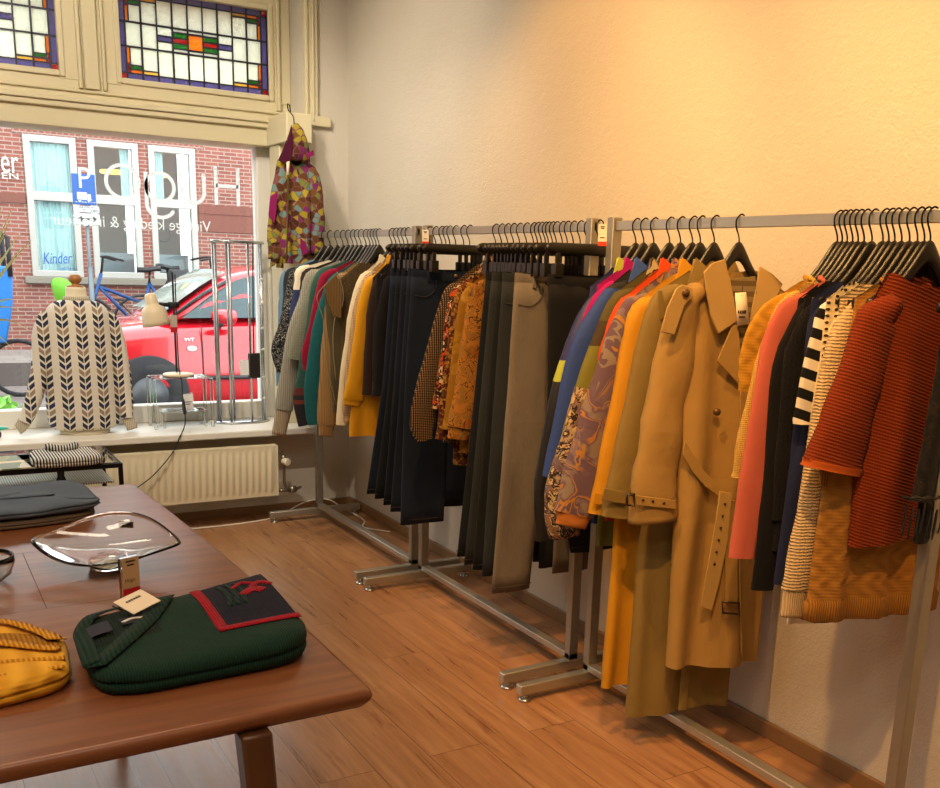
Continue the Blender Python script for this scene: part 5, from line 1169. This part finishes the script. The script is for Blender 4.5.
g = hang(514, YP, 'black hanger holding the ochre shirt'); upper('shirt', 'plain ochre yellow blouse between two printed shirts', 'blouse', g, [(465, 288), (457, 315), (452, 350), (446, 400), (442, 430)], [.03, .035, .04, .04, .04], fab('ochre_blouse', '#b88a30', 'floral', None, .05, pal=['#96701f', '#886014', '#a47c30']), .72, collar=True, **KW)
g = hang(520, YP, 'black hanger holding the orange abstract print shirt'); upper('shirt', 'orange and gold abstract print shirt, gathered cuff at the sleeve', 'shirt', g, [(475, 283), (467, 305), (463, 330), (453, 395), (446, 428)], [.035, .045, .05, .055, .06], fab('abstract_print', '#b07820', 'floral', '#4a2c18', .055, pal=['#94691f', '#a8702c', '#705424', '#9c5418', '#8a682e', '#5c4a2a']), .70, collar=True, cuff=_mats['abstract_print'], cuff_len=.05, nz=.006, **{k: v for k, v in KW.items()})
# ---- second jeans
GJ = 'jeans clipped on the middle rack'
DG = [fab('denim_d', '#111821', 'denim', '#080c11'), fab('denim_e', '#2a3036', 'denim', '#14181c'), fab('denim_f', '#141a1f', 'denim', '#0a0d10')]
for i, (hx_, tl, ml, bl, hm) in enumerate(((534, (486, 274), (472, 420), (456, 560), .33), (542, (492, 273), (478, 420), (463, 568), .31), (549, (498, 272), (485, 425), (472, 574), .30), (557, (503, 271), (492, 425), (481, 579), .29))):
    g = hang(hx_, YJ, 'clip hanger holding the %s of the faded black jeans' % ['first', 'second', 'third', 'fourth'][i], 'clip')
    jeans('faded %s jeans, %s pair after the patterned shirts' % (['navy', 'black', 'grey black', 'charcoal'][i], ['first', 'second', 'third', 'fourth'][i]), g, [tl, ml, bl], .18, (DG + [DG[1]])[i], hm, stitch=STI, group=GJ)
g = hang(574, YJ, 'wide clip hanger carrying the grey jeans', 'clip'); jeans('worn grey jeans with a curved front pocket and dusty brown cast', g, [(515, 275), (508, 380), (491, 588)], .172, fab('grey_denim', '#78716a', 'denim', '#524c46'), .255, stitch=STO, group=GJ, hem2=.30)
g = hang(600, YJ, 'clip hanger half hidden behind the blue jackets', 'clip'); jeans('black jeans half hidden behind the navy windbreaker', g, [(-.20, 1.44), (-.18, .9), (-.05, .42)], .17, fab('black_denim', '#131418', 'denim', '#0a0b0d'), .43, stitch=STI, group=GJ, detail=False)
# ---- coats and jackets
KW = dict(group='coats and jackets on the near rack', b=.022, rn=.024)
h = .60; g = hang(637, YC, 'black hanger holding the navy windbreaker'); v = upper('jacket', 'navy windbreaker with lime band and black lower sleeve', 'jacket', g, [(599, 287), (581, 312), (566, 345), (553, 385), (541, 440), (534, 500), (535, 540)], [.03, .045, .05, .05, .055, .055, .05], zblock('windbreaker', h, [(1.155, '#24285e'), (1.085, '#a8b43c'), (0, '#121216')], .55), h, nz=.007, collar=True, cmat=plain('lime_collar', '#a0a83c', .7), **{**KW, 'fold': .01})
g = hang(645, YC, 'black hanger holding the magenta fleece'); upper('jacket', 'magenta jacket, only its shoulder showing between navy and blue', 'jacket', g, [(603, 284), (587, 309), (574, 345), (563, 385), (556, 440)], [.03, .04, .045, .05, .05], fab('magenta_cloth', '#a01268', 'plain'), .70, collar=True, **KW)
h = .62; g = hang(655, YC, 'black hanger holding the royal blue jacket'); upper('jacket', 'royal blue jacket with a black yoke and long plain sleeve', 'jacket', g, [(607, 286), (593, 309), (577, 335), (566, 360), (554, 415), (542, 478)], [.03, .045, .05, .055, .055, .05], zblock('blue_yoke', h, [(1.40, '#17171c'), (0, '#233f86')]), h, collar=True, cmat=plain('blue_collar', '#2a4a94', .7), **KW)
h = .56; g = hang(671, YC, 'black hanger holding the olive block jacket'); v = upper('jacket', 'olive block jacket with a black and cream printed lower sleeve', 'jacket', g, [(613, 293), (598, 324), (586, 356), (574, 392), (561, 440), (545, 495), (549, 535)], [.03, .05, .05, .055, .06, .065, .05],
    zblock('olive_block', h, [(1.30, '#4c4416'), (1.22, '#3a2c12'), (0, '#6d6a1e')]), h, collar=True, cmat=fab('print_collar', '#8d8060', 'floral', None, .03, pal=['#8d8060', '#3c3428', '#b0a078'], bump=.2), smat=None, **KW)
PRT = fab('animal_print', '#b8a078', 'stripe', '#2c241c', .02, axis='d')
E_ = [g.uz(*p) for p in ((575, 390), (561, 440), (545, 495), (549, 537))]
MB().loft(sleeve_rings([(u + q, .004, z, q + .003) for (u, z), q in zip(E_, (.055, .06, .065, .05))], .028, .004, 3.3), False, True).build('printed_sleeve', fab('leaf_print', '#a08a68', 'floral', '#2e241c', .035, pal=['#a8926c', '#6c5a6a', '#2e2620', '#c0a880', '#8a6a50']), v, world=False)
g = hang(682, YC, 'black hanger holding the orange jacket'); upper('jacket', 'bright orange jacket squeezed before the purple floral one', 'jacket', g, [(621, 298), (608, 325), (600, 350), (592, 392), (582, 440)], [.03, .045, .05, .05, .05], fab('orange_cloth', '#d0480e', 'plain', rough=.7), .66, collar=True, **KW)
FLO = fab('purple_floral', '#6e5666', 'floral', None, .13, pal=['#705868', '#6a5462', '#7d6a70', '#b07a3a', '#66525e', '#8a7a6c', '#6a5462'], bump=.4)
ORC = fab('orange_trim', '#b87024', 'floral', None, .06, pal=['#b87024', '#a8662c', '#c4843a'])
g = hang(694, YC, 'black hanger holding the purple floral jacket'); v = upper('jacket', 'mauve and orange abstract floral jacket with a gathered cuff', 'jacket', g, [(626, 299), (613, 322), (599, 360), (587, 396), (571, 446), (560, 485), (553, 515)], [.03, .055, .06, .065, .07, .075, .07], FLO, .44, hl=.2, nz=.008, cuff=ORC, cuff_len=.04, hemrib=ORC, collar=True, **{**KW, 'fold': .01})
YC_ = fab('mustard_coat', '#c78e1c', 'plain', rough=.7, bump=.6)
g = hang(702, YC, 'black hanger holding the mustard coat'); v = upper('coat', 'long mustard yellow raincoat with a buttoned cuff strap', 'coat', g, [(634, 303), (622, 340), (612, 396), (600, 450), (588, 515)], [.035, .05, .055, .06, .062], YC_, .115, hl=.245, hr=.19, fold=.016, kf=24, collar=True, placket=YC_, **{k: q for k, q in KW.items()})
panel(g, v, 'cuff_strap', [(594, 492), (606, 494), (606, 505), (592, 504)], .034, YC_, .005)
KH = fab('khaki_coat', '#86703c', 'plain', rough=.7, bump=.6)
g = hang(716, YC, 'black hanger holding the khaki raincoat'); v = upper('coat', 'long khaki raincoat, its hem lowest of all near the floor', 'coat', g, [(657, 290), (641, 324), (626, 396), (612, 458), (600, 518)], [.035, .055, .06, .065, .068], KH, .035, hl=.195, hr=.19, fold=.016, kf=22, collar=True, placket=KH, **KW)
panel(g, v, 'cuff_strap', [(604, 488), (626, 492), (625, 504), (601, 500)], .036, KH, .004)
panel(g, v, 'shoulder_seam', [(657, 291), (662, 290), (664, 318), (660, 320)], .030, KH, .003)
# trench coat
TR = fab('trench_gabardine', '#a8864a', 'plain', rough=.75, bump=.7); TRL = fab('trench_lining', '#8c7a54', 'stripe', '#6a5838', .03)
g = hang(741, YC, 'black hanger holding the trench coat'); v = upper('trench_coat', 'beige trench coat with wide collar, loose belt and buckled cuff', 'coat', g, [(679, 291), (661, 333), (647, 396), (637, 452), (630, 500)], [.04, .058, .066, .07, .074], TR, .24, hl=.135, hr=.205, fold=.019, kf=26, group='coats and jackets on the near rack', b=.03, rn=.032, nz=.008, hem_r=.22, drop=.12, zn=1.475)
c_ = [g.uz(630, 500), g.uz(628, 522)]
MB().loft(sleeve_rings([(c_[0][0] + .075, .006, c_[0][1] + .004, .079), (c_[1][0] + .08, .006, c_[1][1], .081)], .036, .002, 8, rows=4), False, True).build('cuff', TR, v, world=False)
BU = plain('buckle_brown', '#2e1c10', .35)
o = panel(g, v, 'cuff_belt', [(628, 494), (675, 500), (675, 509), (628, 504)], .044, TR, .005)
for q_ in ((653, 501), (664, 503), (643, 500)): sub_part('eyelet', MB().disc(g.pt(*q_, .051), (0, 1, 0), .004, .001, 10), BU, o, world=False)
b0 = [g.pt(x, y, .052) for x, y in ((627, 493), (634, 494), (634, 506), (627, 505))]; sub_part('buckle', MB().tube(b0, .004, 6, closed=True), BU, o, world=False)
COLM = fab('trench_collar', '#b3945a', 'plain', rough=.75, bump=.5)
panel(g, v, 'collar', [(703, 272), (711, 263), (724, 259), (729, 281), (737, 321), (717, 334), (710, 316), (705, 290)], .044, COLM, .007, dn=[0, -.02, -.03, -.012, 0, .004, .004, 0], bevel=.003)
panel(g, v, 'collar', [(759, 266), (772, 274), (782, 284), (774, 300), (762, 315), (749, 321), (754, 292)], .036, COLM, .006, dn=[-.02, -.02, -.02, 0, 0, 0, -.008], bevel=.003)
panel(g, v, 'lapel', [(731, 326), (737, 324), (740, 352), (740, 387), (728, 374), (716, 361)], .043, TR, .006, bevel=.003)
panel(g, v, 'lapel', [(750, 318), (762, 314), (764, 340), (752, 368), (742, 388), (741, 352)], .040, TR, .005, bevel=.003)
panel(g, v, 'lining', [(728, 280), (755, 276), (757, 295), (750, 330), (742, 380), (738, 325)], .030, TRL, .002)
ep = panel(g, v, 'epaulette', [(675, 289), (681, 284), (692, 288), (692, 297), (684, 305), (674, 335), (660, 332), (666, 308)], .046, COLM, .006, bevel=.003)
sub_part('button', MB().disc(g.pt(686, 293, .056), (0, 1, 0), .011, .003, 16), plain('horn_button', '#5a3c20', .35), ep, world=False)
for px_, py_ in ((717, 412), (712, 486), (752, 430)): MB().disc(g.pt(px_, py_, .047), (0, 1, 0), .011, .004, 16).build('button', _mats['horn_button'], v, world=False)
MB().tube(smooth_path([g.pt(x, y, .046) for x, y in ((741, 388), (740, 450), (739, 540), (742, 660))], 20), .0035, 5).build('front_edge', TR, v, world=False)
panel(g, v, 'belt', [(684, 440), (691, 452), (703, 470), (717, 485), (718, 496), (704, 486), (692, 472), (682, 455)], .048, TR, .006)
panel(g, v, 'belt', [(719, 491), (731, 493), (727, 540), (719, 580), (711, 610), (700, 606), (708, 560), (715, 520)], .052, COLM, .006)
for k in range(6): MB().disc(g.pt(725 - k * 2.1, 504 + k * 12, .060), (0, 1, 0), .004, .001, 10).build('eyelet', BU, v, world=False)
panel(g, v, 'belt', [(724, 500), (737, 500), (737, 606), (725, 606)], .046, TR, .005)
MB().tube([g.pt(x, y, .056) for x, y in ((722, 602), (739, 603), (739, 614), (723, 613))], .004, 6, closed=True).build('belt_buckle', BU, v, world=False)
panel(g, v, 'hang_tag', [(735, 293), (746, 292), (749, 324), (737, 326)], .060, PAPER, .001, bevel=0)
tk = MB()
for k in range(4): c = g.pt(738.5 + k * 2.2, 312, .0622); tk.box(c.x - .0022, c.x + .0022, c.y - .0003, c.y, c.z - .004, c.z + .004)
c = g.pt(742, 317, .0622); tk.box(c.x - .009, c.x + .009, c.y - .0003, c.y, c.z - .001, c.z + .001); tk.build('tag_print', INK, v, world=False, smooth=False)
MB().tube([g.pt(741, 296, .061), g.pt(743, 286, .05)], .0012, 4).build('tag_string', BLK, v, world=False)
# ---- knitwear nearest the viewer
KW = dict(group='knitwear on the near rack', b=.013, rn=.013, fold=.004, nw=.085, zn=1.45)
MUS = fab('mustard_cable', '#c08c2a', 'cable', '#b07e20', .008, bump=.6)
g = hang(840, YD, 'black hanger holding the mustard cable knit'); upper('sweater', 'mustard cable knit with an open short sleeve', 'sweater', g, [(773, 297), (755, 320), (740, 350), (738, 392)], [.03, .045, .05, .03], MUS, .92, rib=MUS, **KW)
g = hang(845, YD, 'black hanger holding the pale yellow cardigan'); upper('cardigan', 'pale yellow cardigan beside the coral sweater', 'cardigan', g, [(784, 296), (767, 326), (751, 377), (735, 448), (731, 478)], [.03, .035, .035, .035, .03], fab('pale_yellow', '#d8b060', 'knit', '#b08838', .005), .90, rib=fab('pale_yellow_rib', '#dcb45c', 'rib', '#b08838'), **KW)
CORAL = fab('coral_knit', '#c46452', 'plain', bump=.5)
g = hang(855.5, YD, 'black hanger holding the coral sweater'); upper('sweater', 'coral pink fine sweater with a long tapering sleeve', 'sweater', g, [(793, 297), (774, 316), (761, 349), (744, 448), (734, 510), (728, 558)], [.03, .042, .045, .05, .047, .04], CORAL, .72, rib=CORAL, **KW)
g = hang(850, YD, 'black hanger holding the long pale cream knit'); upper('sweater', 'cream knit hidden behind coral, cuff edge showing', 'sweater', g, [(797, 300), (780, 330), (768, 370), (748, 470), (734, 540)], [.03, .03, .035, .035, .035], fab('cream_hidden', '#d6b274', 'rib', '#ac8848', .006), .74, **KW)
g = hang(861, YD, 'black hanger holding the black fine knit'); upper('sweater', 'black fine knit with long straight sleeve ending in a dark cuff', 'sweater', g, [(803, 300), (788, 327), (771, 368), (766, 430), (762, 490), (750, 590)], [.03, .035, .04, .04, .04, .034], fab('black_fine', '#0f0f12', 'plain'), .70, **KW)
g = hang(867, YD, 'black hanger holding the black boucle jacket'); upper('cardigan', 'black boucle cardigan with a rough surface', 'cardigan', g, [(812, 299), (796, 325), (783, 362), (776, 450), (771, 520)], [.03, .035, .04, .04, .035], fab('black_boucle', '#15151a', 'marl', '#060608', .01, bump=1), .74, **KW)
g = hang(875, YD, 'black hanger holding the navy cardigan'); upper('cardigan', 'navy blue cardigan between black boucle and the striped top', 'cardigan', g, [(820, 300), (807, 330), (800, 400), (797, 436), (787, 483), (773, 584)], [.03, .035, .035, .035, .035, .034], fab('navy_fine', '#1c2448', 'plain'), .66, **KW)
STP = fab('breton_stripe', '#e8dfca', 'stripe', '#0f0f12', .052, axis='d')
g = hang(886, YD, 'black hanger holding the black and white striped top'); upper('striped_top', 'black and white broad striped top with elbow sleeve', 'top', g, [(822, 304), (811, 332), (797, 392), (793, 424)], [.03, .036, .038, .036], STP, .55, hl=.16, **KW)
LAC = fab('crochet_cream', '#dccaa0', 'dots', '#3a2c1c', .02, bump=.8)
g = hang(892, YD, 'black hanger holding the crochet top'); upper('crochet_top', 'cream crochet top with dark holes at the shoulder', 'top', g, [(848, 299), (832, 318), (823, 350), (815, 400)], [.03, .03, .03, .03], LAC, .80, **KW)
CRR = fab('cream_rib_knit', '#dcc294', 'knit', '#b0946a', .0085, bump=.8)
g = hang(905, YD, 'black hanger holding the cream ribbed sweater'); upper('sweater', 'cream ridged sweater with the longest pale sleeve and a ribbed cuff', 'sweater', g, [(850, 300), (832, 330), (819, 377), (803, 475), (789, 547), (781, 590)], [.03, .036, .04, .042, .045, .046], CRR, .62, cuff=fab('cream_cuff', '#dcc294', 'rib', '#b0946a', .006), cuff_len=.075, hl=.15, **{**KW, 'rn': .02})
TAN = fab('tan_cable', '#a8742e', 'cable', '#986828', .009, bump=.6); TANR = fab('tan_cable_rib', '#b07a30', 'rib', '#7c5018', .006)
g = hang(921, YD, 'black hanger holding the tan cable cardigan'); upper('cardigan', 'tan cable knit cardigan, broad ribbed hem under the rust sweater', 'cardigan', g, [(872, 298), (857, 322), (846, 370), (830, 440), (816, 476)], [.03, .036, .04, .045, .05], TAN, .60, hl=.20, hr=.205, hemrib=TANR, cuff=TANR, cuff_len=.03, rib=TANR, **{**KW, 'b': .022, 'fold': .01})
RUST = fab('rust_knit', '#8a3610', 'diag', '#70290b', .0085, bump=.6); RUSTE = fab('rust_edge', '#b4551c', 'plain')
g = hang(934, YD, 'nearest black hanger, holding the rust sweater'); v = upper('sweater', 'rust red ridged sweater with wide three quarter sleeve', 'sweater', g, [(868, 302), (854, 325), (836, 378), (818, 425), (803, 466)], [.045, .055, .064, .074, .084], RUST, .80, hl=.13, hr=.2, drop=.035, nw=.105, hem_r=.83, aR=.19, group='knitwear on the near rack', b=.026, rn=.03, fold=.012, kf=20, zn=1.475)
q_ = [g.uz(*p_) for p_ in ((818, 425), (803, 466))]; d_ = Vector((q_[1][0] + .084 - q_[0][0] - .074, 0, q_[1][1] - q_[0][1])).normalized() * .014
MB().loft(sleeve_rings([(q_[1][0] + .084 - d_.x * .3, .003, q_[1][1] - d_.z * .3, .0865), (q_[1][0] + .084 + d_.x, .003, q_[1][1] + d_.z, .087)], .033, .004, 3, rows=3), False, False).build('sleeve_edge', RUSTE, v, world=False)
NET = fab('black_lace', '#0e0d0f', 'floral', '#2e2620', .02, pal=['#0e0d0f', '#161416', '#241c18'], bump=.8)
g = G(1.450, -.35); used.append(1.450); hanger(g, 'hanger at the rack end holding the black net top', 'shirt', 'black hangers on the rails')
v = upper('net_top', 'black open net top with a looped fringe at the rack end', 'top', g, [(952, 320), (943, 350), (934, 400), (924, 455), (914, 505)], [.03, .035, .04, .04, .045], NET, .84, sh=(-.07, 1.40), hl=.0, zn=1.43, nw=.03, group='knitwear on the near rack', b=.016, rn=.02)
fr_ = MB(); fr_.tube([g.pt(904 + k * 6, 497 + (k % 2) * 2, .032) for k in range(9)], .004, 6)
for k in range(7):
    c = g.pt(906 + k * 6, 508 + (k % 3) * 3, .03 + .004 * (k % 2)); fr_.tube([(c.x + .011 * math.cos(a) + .006 * math.sin(a), c.y + .004 * math.cos(a), c.z - .026 + .036 * math.sin(a)) for a in [2 * PI * j / 16 for j in range(16)]], .0017, 5, closed=True)
fr_.build('fringe', plain('fringe_black', '#0d0c0d', .8), v, world=False)
# spare hangers in the crowds of hooks
for lab, pxs, kind, grp, yw in (('one of the black hangers crowded above the grey jeans', (527, 538, 546, 553, 563, 568, 581, 588), 'clip', 'spare hangers above the grey jeans', YJ),
        ('one of the black hangers crowded above the dark jeans', (446, 456, 470), 'clip', 'spare hangers above the dark jeans', YJ), ('one of the black hangers crowded behind the rust sweater', (898, 913, 928), 'shirt', 'spare hangers behind the rust sweater', YD)):
    for p_ in pxs: hang(p_, yw, lab, kind, grp)
# ---- size cards on the posts
def card(px, py, w, h_, label, Y):
    c = at_x(px, py, XB - .03); r = thing('size_card', label, 'card', (c.x, c.y, c.z)); a = Vector((.66, -.75, 0)); z = Vector((-.02, 0, 1))
    MB().obox(c + z * h_ * .18, a * w, Vector((.75, .66, 0)) * .0006, z * h_ * .8).build('card', plain('card_white', '#efe6d4', .6), r, smooth=False)
    MB().obox(c - z * h_ * .8, a * w, Vector((.75, .66, 0)) * .0006, z * h_ * .2).build('red_end', plain('card_scarlet', '#d83a1c', .6), r, smooth=False)
    m = MB()
    for k, (q, ww) in enumerate(((.75, .5), (.6, .35), (-.25, .55))): m.obox(c + z * h_ * q - Vector((.75, .66, 0)) * .0012, a * w * ww, Vector((.75, .66, 0)) * .0003, z * h_ * .045)
    m.build('card_print', INK, r, smooth=False)
    MB().tube([c + z * h_ * .95, c + z * (h_ * .95 + .012) + Vector((.03, 0, 0))], .001, 4).build('string', plain('white_cable', '#e8e2d2', .5), r)
card(425.5, 237, .016, .032, 'white and red size card on the rack above the dark jeans', 0); card(602.5, 235, .015, .036, 'white and red size card on the post above the blue jackets', 0)
# ---- the jacket in the window
g = G(5.60, 0, 1.995)
JP = fab('mosaic_print', '#8a7a28', 'patch', '#7c4a52', .032, pal=['#9c8c24', '#5c3a18', '#6a8a84', '#7a2860', '#a89a2c', '#4c2c18', '#6e4c1c', '#70803a', '#543018'], bump=.3)
MAG = fab('magenta_lining', '#8a1a5c', 'plain'); DKM = fab('dark_magenta', '#4a0e2c', 'plain')
v = upper('hooded_jacket', 'yellow, brown and magenta mosaic print hooded jacket hanging in the window corner', 'jacket', g, [(282, 158), (274, 178), (269, 210), (267, 243)], [.03, .045, .05, .05], JP, 1.44, hl=.125, hr=.125, b=.045, rn=.04, nw=.05, zn=2.03, aR=.12, sleeves=True, rsl=False, fold=.018, kf=45, drop=.06, placket=None, zsr=1.97, cuff=JP, cuff_len=.09)
C = [(.08, .0, 1.97, .03), (.10, .01, 1.9, .045), (.115, .015, 1.72, .048), (.11, .02, 1.50, .045)]
MB().loft(sleeve_rings(C, .04, .005, 4), True, True).build('sleeve', JP, v, world=False)
hd_ = []
for u, z, a, b_ in ((.0, 2.0, .085, .055), (.005, 2.06, .075, .06), (.01, 2.12, .055, .055), (.012, 2.17, .032, .04), (.008, 2.20, .01, .015)):
    hd_.append([(u + a * math.cos(2 * PI * k / 24), b_ * math.sin(2 * PI * k / 24) - .01 + .006 * noise.noise(Vector((k, z * 20, 0))), z) for k in range(24)])
MB().loft(hd_).build('hood', JP, v, world=False)
panel(g, v, 'hood_lining', [(291, 125), (287, 140), (278, 160), (283, 164), (291, 160), (293, 145)], .056, DKM, .01)
panel(g, v, 'side_panel', [(270, 196), (277, 192), (276, 212), (274, 224), (268, 215)], .058, MAG, .012, bevel=.004)
panel(g, v, 'pocket_flap', [(300, 238), (305, 242), (309, 252), (303, 256), (300, 248)], .066, MAG, .008, bevel=.003); panel(g, v, 'shoulder_badge', [(306, 154), (313, 150), (314, 155), (307, 159)], .056, MAG, .004)
panel(g, v, 'hang_tag', [(286.5, 162), (289.5, 161), (289, 175), (286.5, 175)], .068, PAPER, .001, bevel=0)
zp = MB().tube(smooth_path([g.pt(x, y, .064) for x, y in ((288, 163), (288, 200), (287, 240), (286, 262))], 16), .004, 6); zp.build('zip', plain('bronze_zip', '#6a5030', .4, .6), v, world=False)
hk_ = thing('coat_hook', 'dark wire hanger hook over the ledge beside the shop window', 'hook', (1.995, 5.60, 2.19))
h0 = at_y(294, 118, 5.6); MB().tube(smooth_path([(h0.x, 5.6, 2.19), (h0.x, 5.61, 2.235), (h0.x - .02, 5.63, 2.27), (h0.x - .015, 5.66, 2.305), (h0.x + .01, 5.70, 2.305), (h0.x + .02, 5.712, 2.275)], 24), .0035, 6).build('hook', HKM, hk_)
# ------------------------------------------------------------------ light
w = bpy.data.worlds.new('overcast_sky'); S.world = w; w.use_nodes = True
bg = w.node_tree.nodes['Background']; bg.inputs[0].default_value = (.93, .97, 1.0, 1); bg.inputs[1].default_value = 5.5
def spot(name, loc, tgt, power, size=70, blend=.5, col=(1, .66, .33), rad=.04):
    l = bpy.data.lights.new(name, 'SPOT'); l.energy = power; l.spot_size = math.radians(size); l.spot_blend = blend; l.color = col; l.shadow_soft_size = rad
    o = bpy.data.objects.new(name, l); COL.objects.link(o); o.location = loc; o.rotation_euler = (Vector(tgt) - Vector(loc)).to_track_quat('-Z', 'Y').to_euler(); return o
W_ = (1, .51, .15)
spot('track_or_fill_spot', (.55, .7, 3.35), (2.2, 1.7, 1.15), 290, 62, .8, W_)
spot('track_or_fill_spot', (.7, 1.8, 3.35), (2.3, 2.5, 1.4), 250, 64, .8, W_)
spot('track_or_fill_spot', (1.0, 3.0, 3.3), (2.3, 3.4, 1.7), 140, 66, .7, W_)
spot('track_or_fill_spot', (1.0, 4.1, 3.3), (2.2, 4.6, 1.3), 50, 66, .8, (1, .74, .46))
spot('track_or_fill_spot', (.9, 4.5, 3.38), (2.42, 4.9, 2.0), 80, 85, .9, (1, .84, .64))  # fill added to brighten the far end of the rack wall
spot('track_or_fill_spot', (.2, 3.6, 3.35), (1.0, 6.0, 1.7), 190, 80, .8, (1, .88, .70))  # added fill, whitened to stand in for daylight on the shop front
spot('track_or_fill_spot', (1.2, 4.0, 3.35), (2.0, 5.7, 1.0), 80, 75, .8, (1, .88, .72))  # added fill for the window corner, in place of missing daylight
spot('track_or_fill_spot', (-.5, .6, 3.3), (.3, 1.8, .7), 90, 70, .8, (1, .70, .42))
# daylight entering the shop window is sampled through a portal
pl_ = bpy.data.lights.new('window_portal', 'AREA'); pl_.shape = 'RECTANGLE'; pl_.size = 4.5; pl_.size_y = 1.6; pl_.cycles.is_portal = True
po = bpy.data.objects.new('window_portal', pl_); COL.objects.link(po); po.location = (-.3, GY + .1, 1.33); po.rotation_euler = (-PI / 2, 0, 0)
# unseen fill panels added under the ceiling to lift the general room light
def area(name, loc, sx, sy, power, col):
    l = bpy.data.lights.new(name, 'AREA'); l.shape = 'RECTANGLE'; l.size = sx; l.size_y = sy; l.energy = power; l.color = col; o = bpy.data.objects.new(name, l); COL.objects.link(o); o.location = loc; return o
for p_ in ((-1.2, -.6, 3.42), (.4, -.6, 3.42), (-1.2, 1.8, 3.42), (.3, 2.4, 3.42), (-.2, 4.4, 3.42)): area('ceiling_fill', p_, 1.2, .3, 16, (1, .84, .64))
S.view_settings.view_transform = 'Standard'; S.view_settings.look = 'None'; S.view_settings.gamma = 1; S.view_settings.use_curve_mapping = False
S.view_settings.exposure = 0.0
S.cycles.max_bounces = 8; S.cycles.diffuse_bounces = 4; S.cycles.glossy_bounces = 4; S.cycles.transmission_bounces = 8; S.cycles.transparent_max_bounces = 16
S.cycles.caustics_reflective = False; S.cycles.caustics_refractive = False; S.cycles.sample_clamp_indirect = 4
S.cycles.use_denoising = True
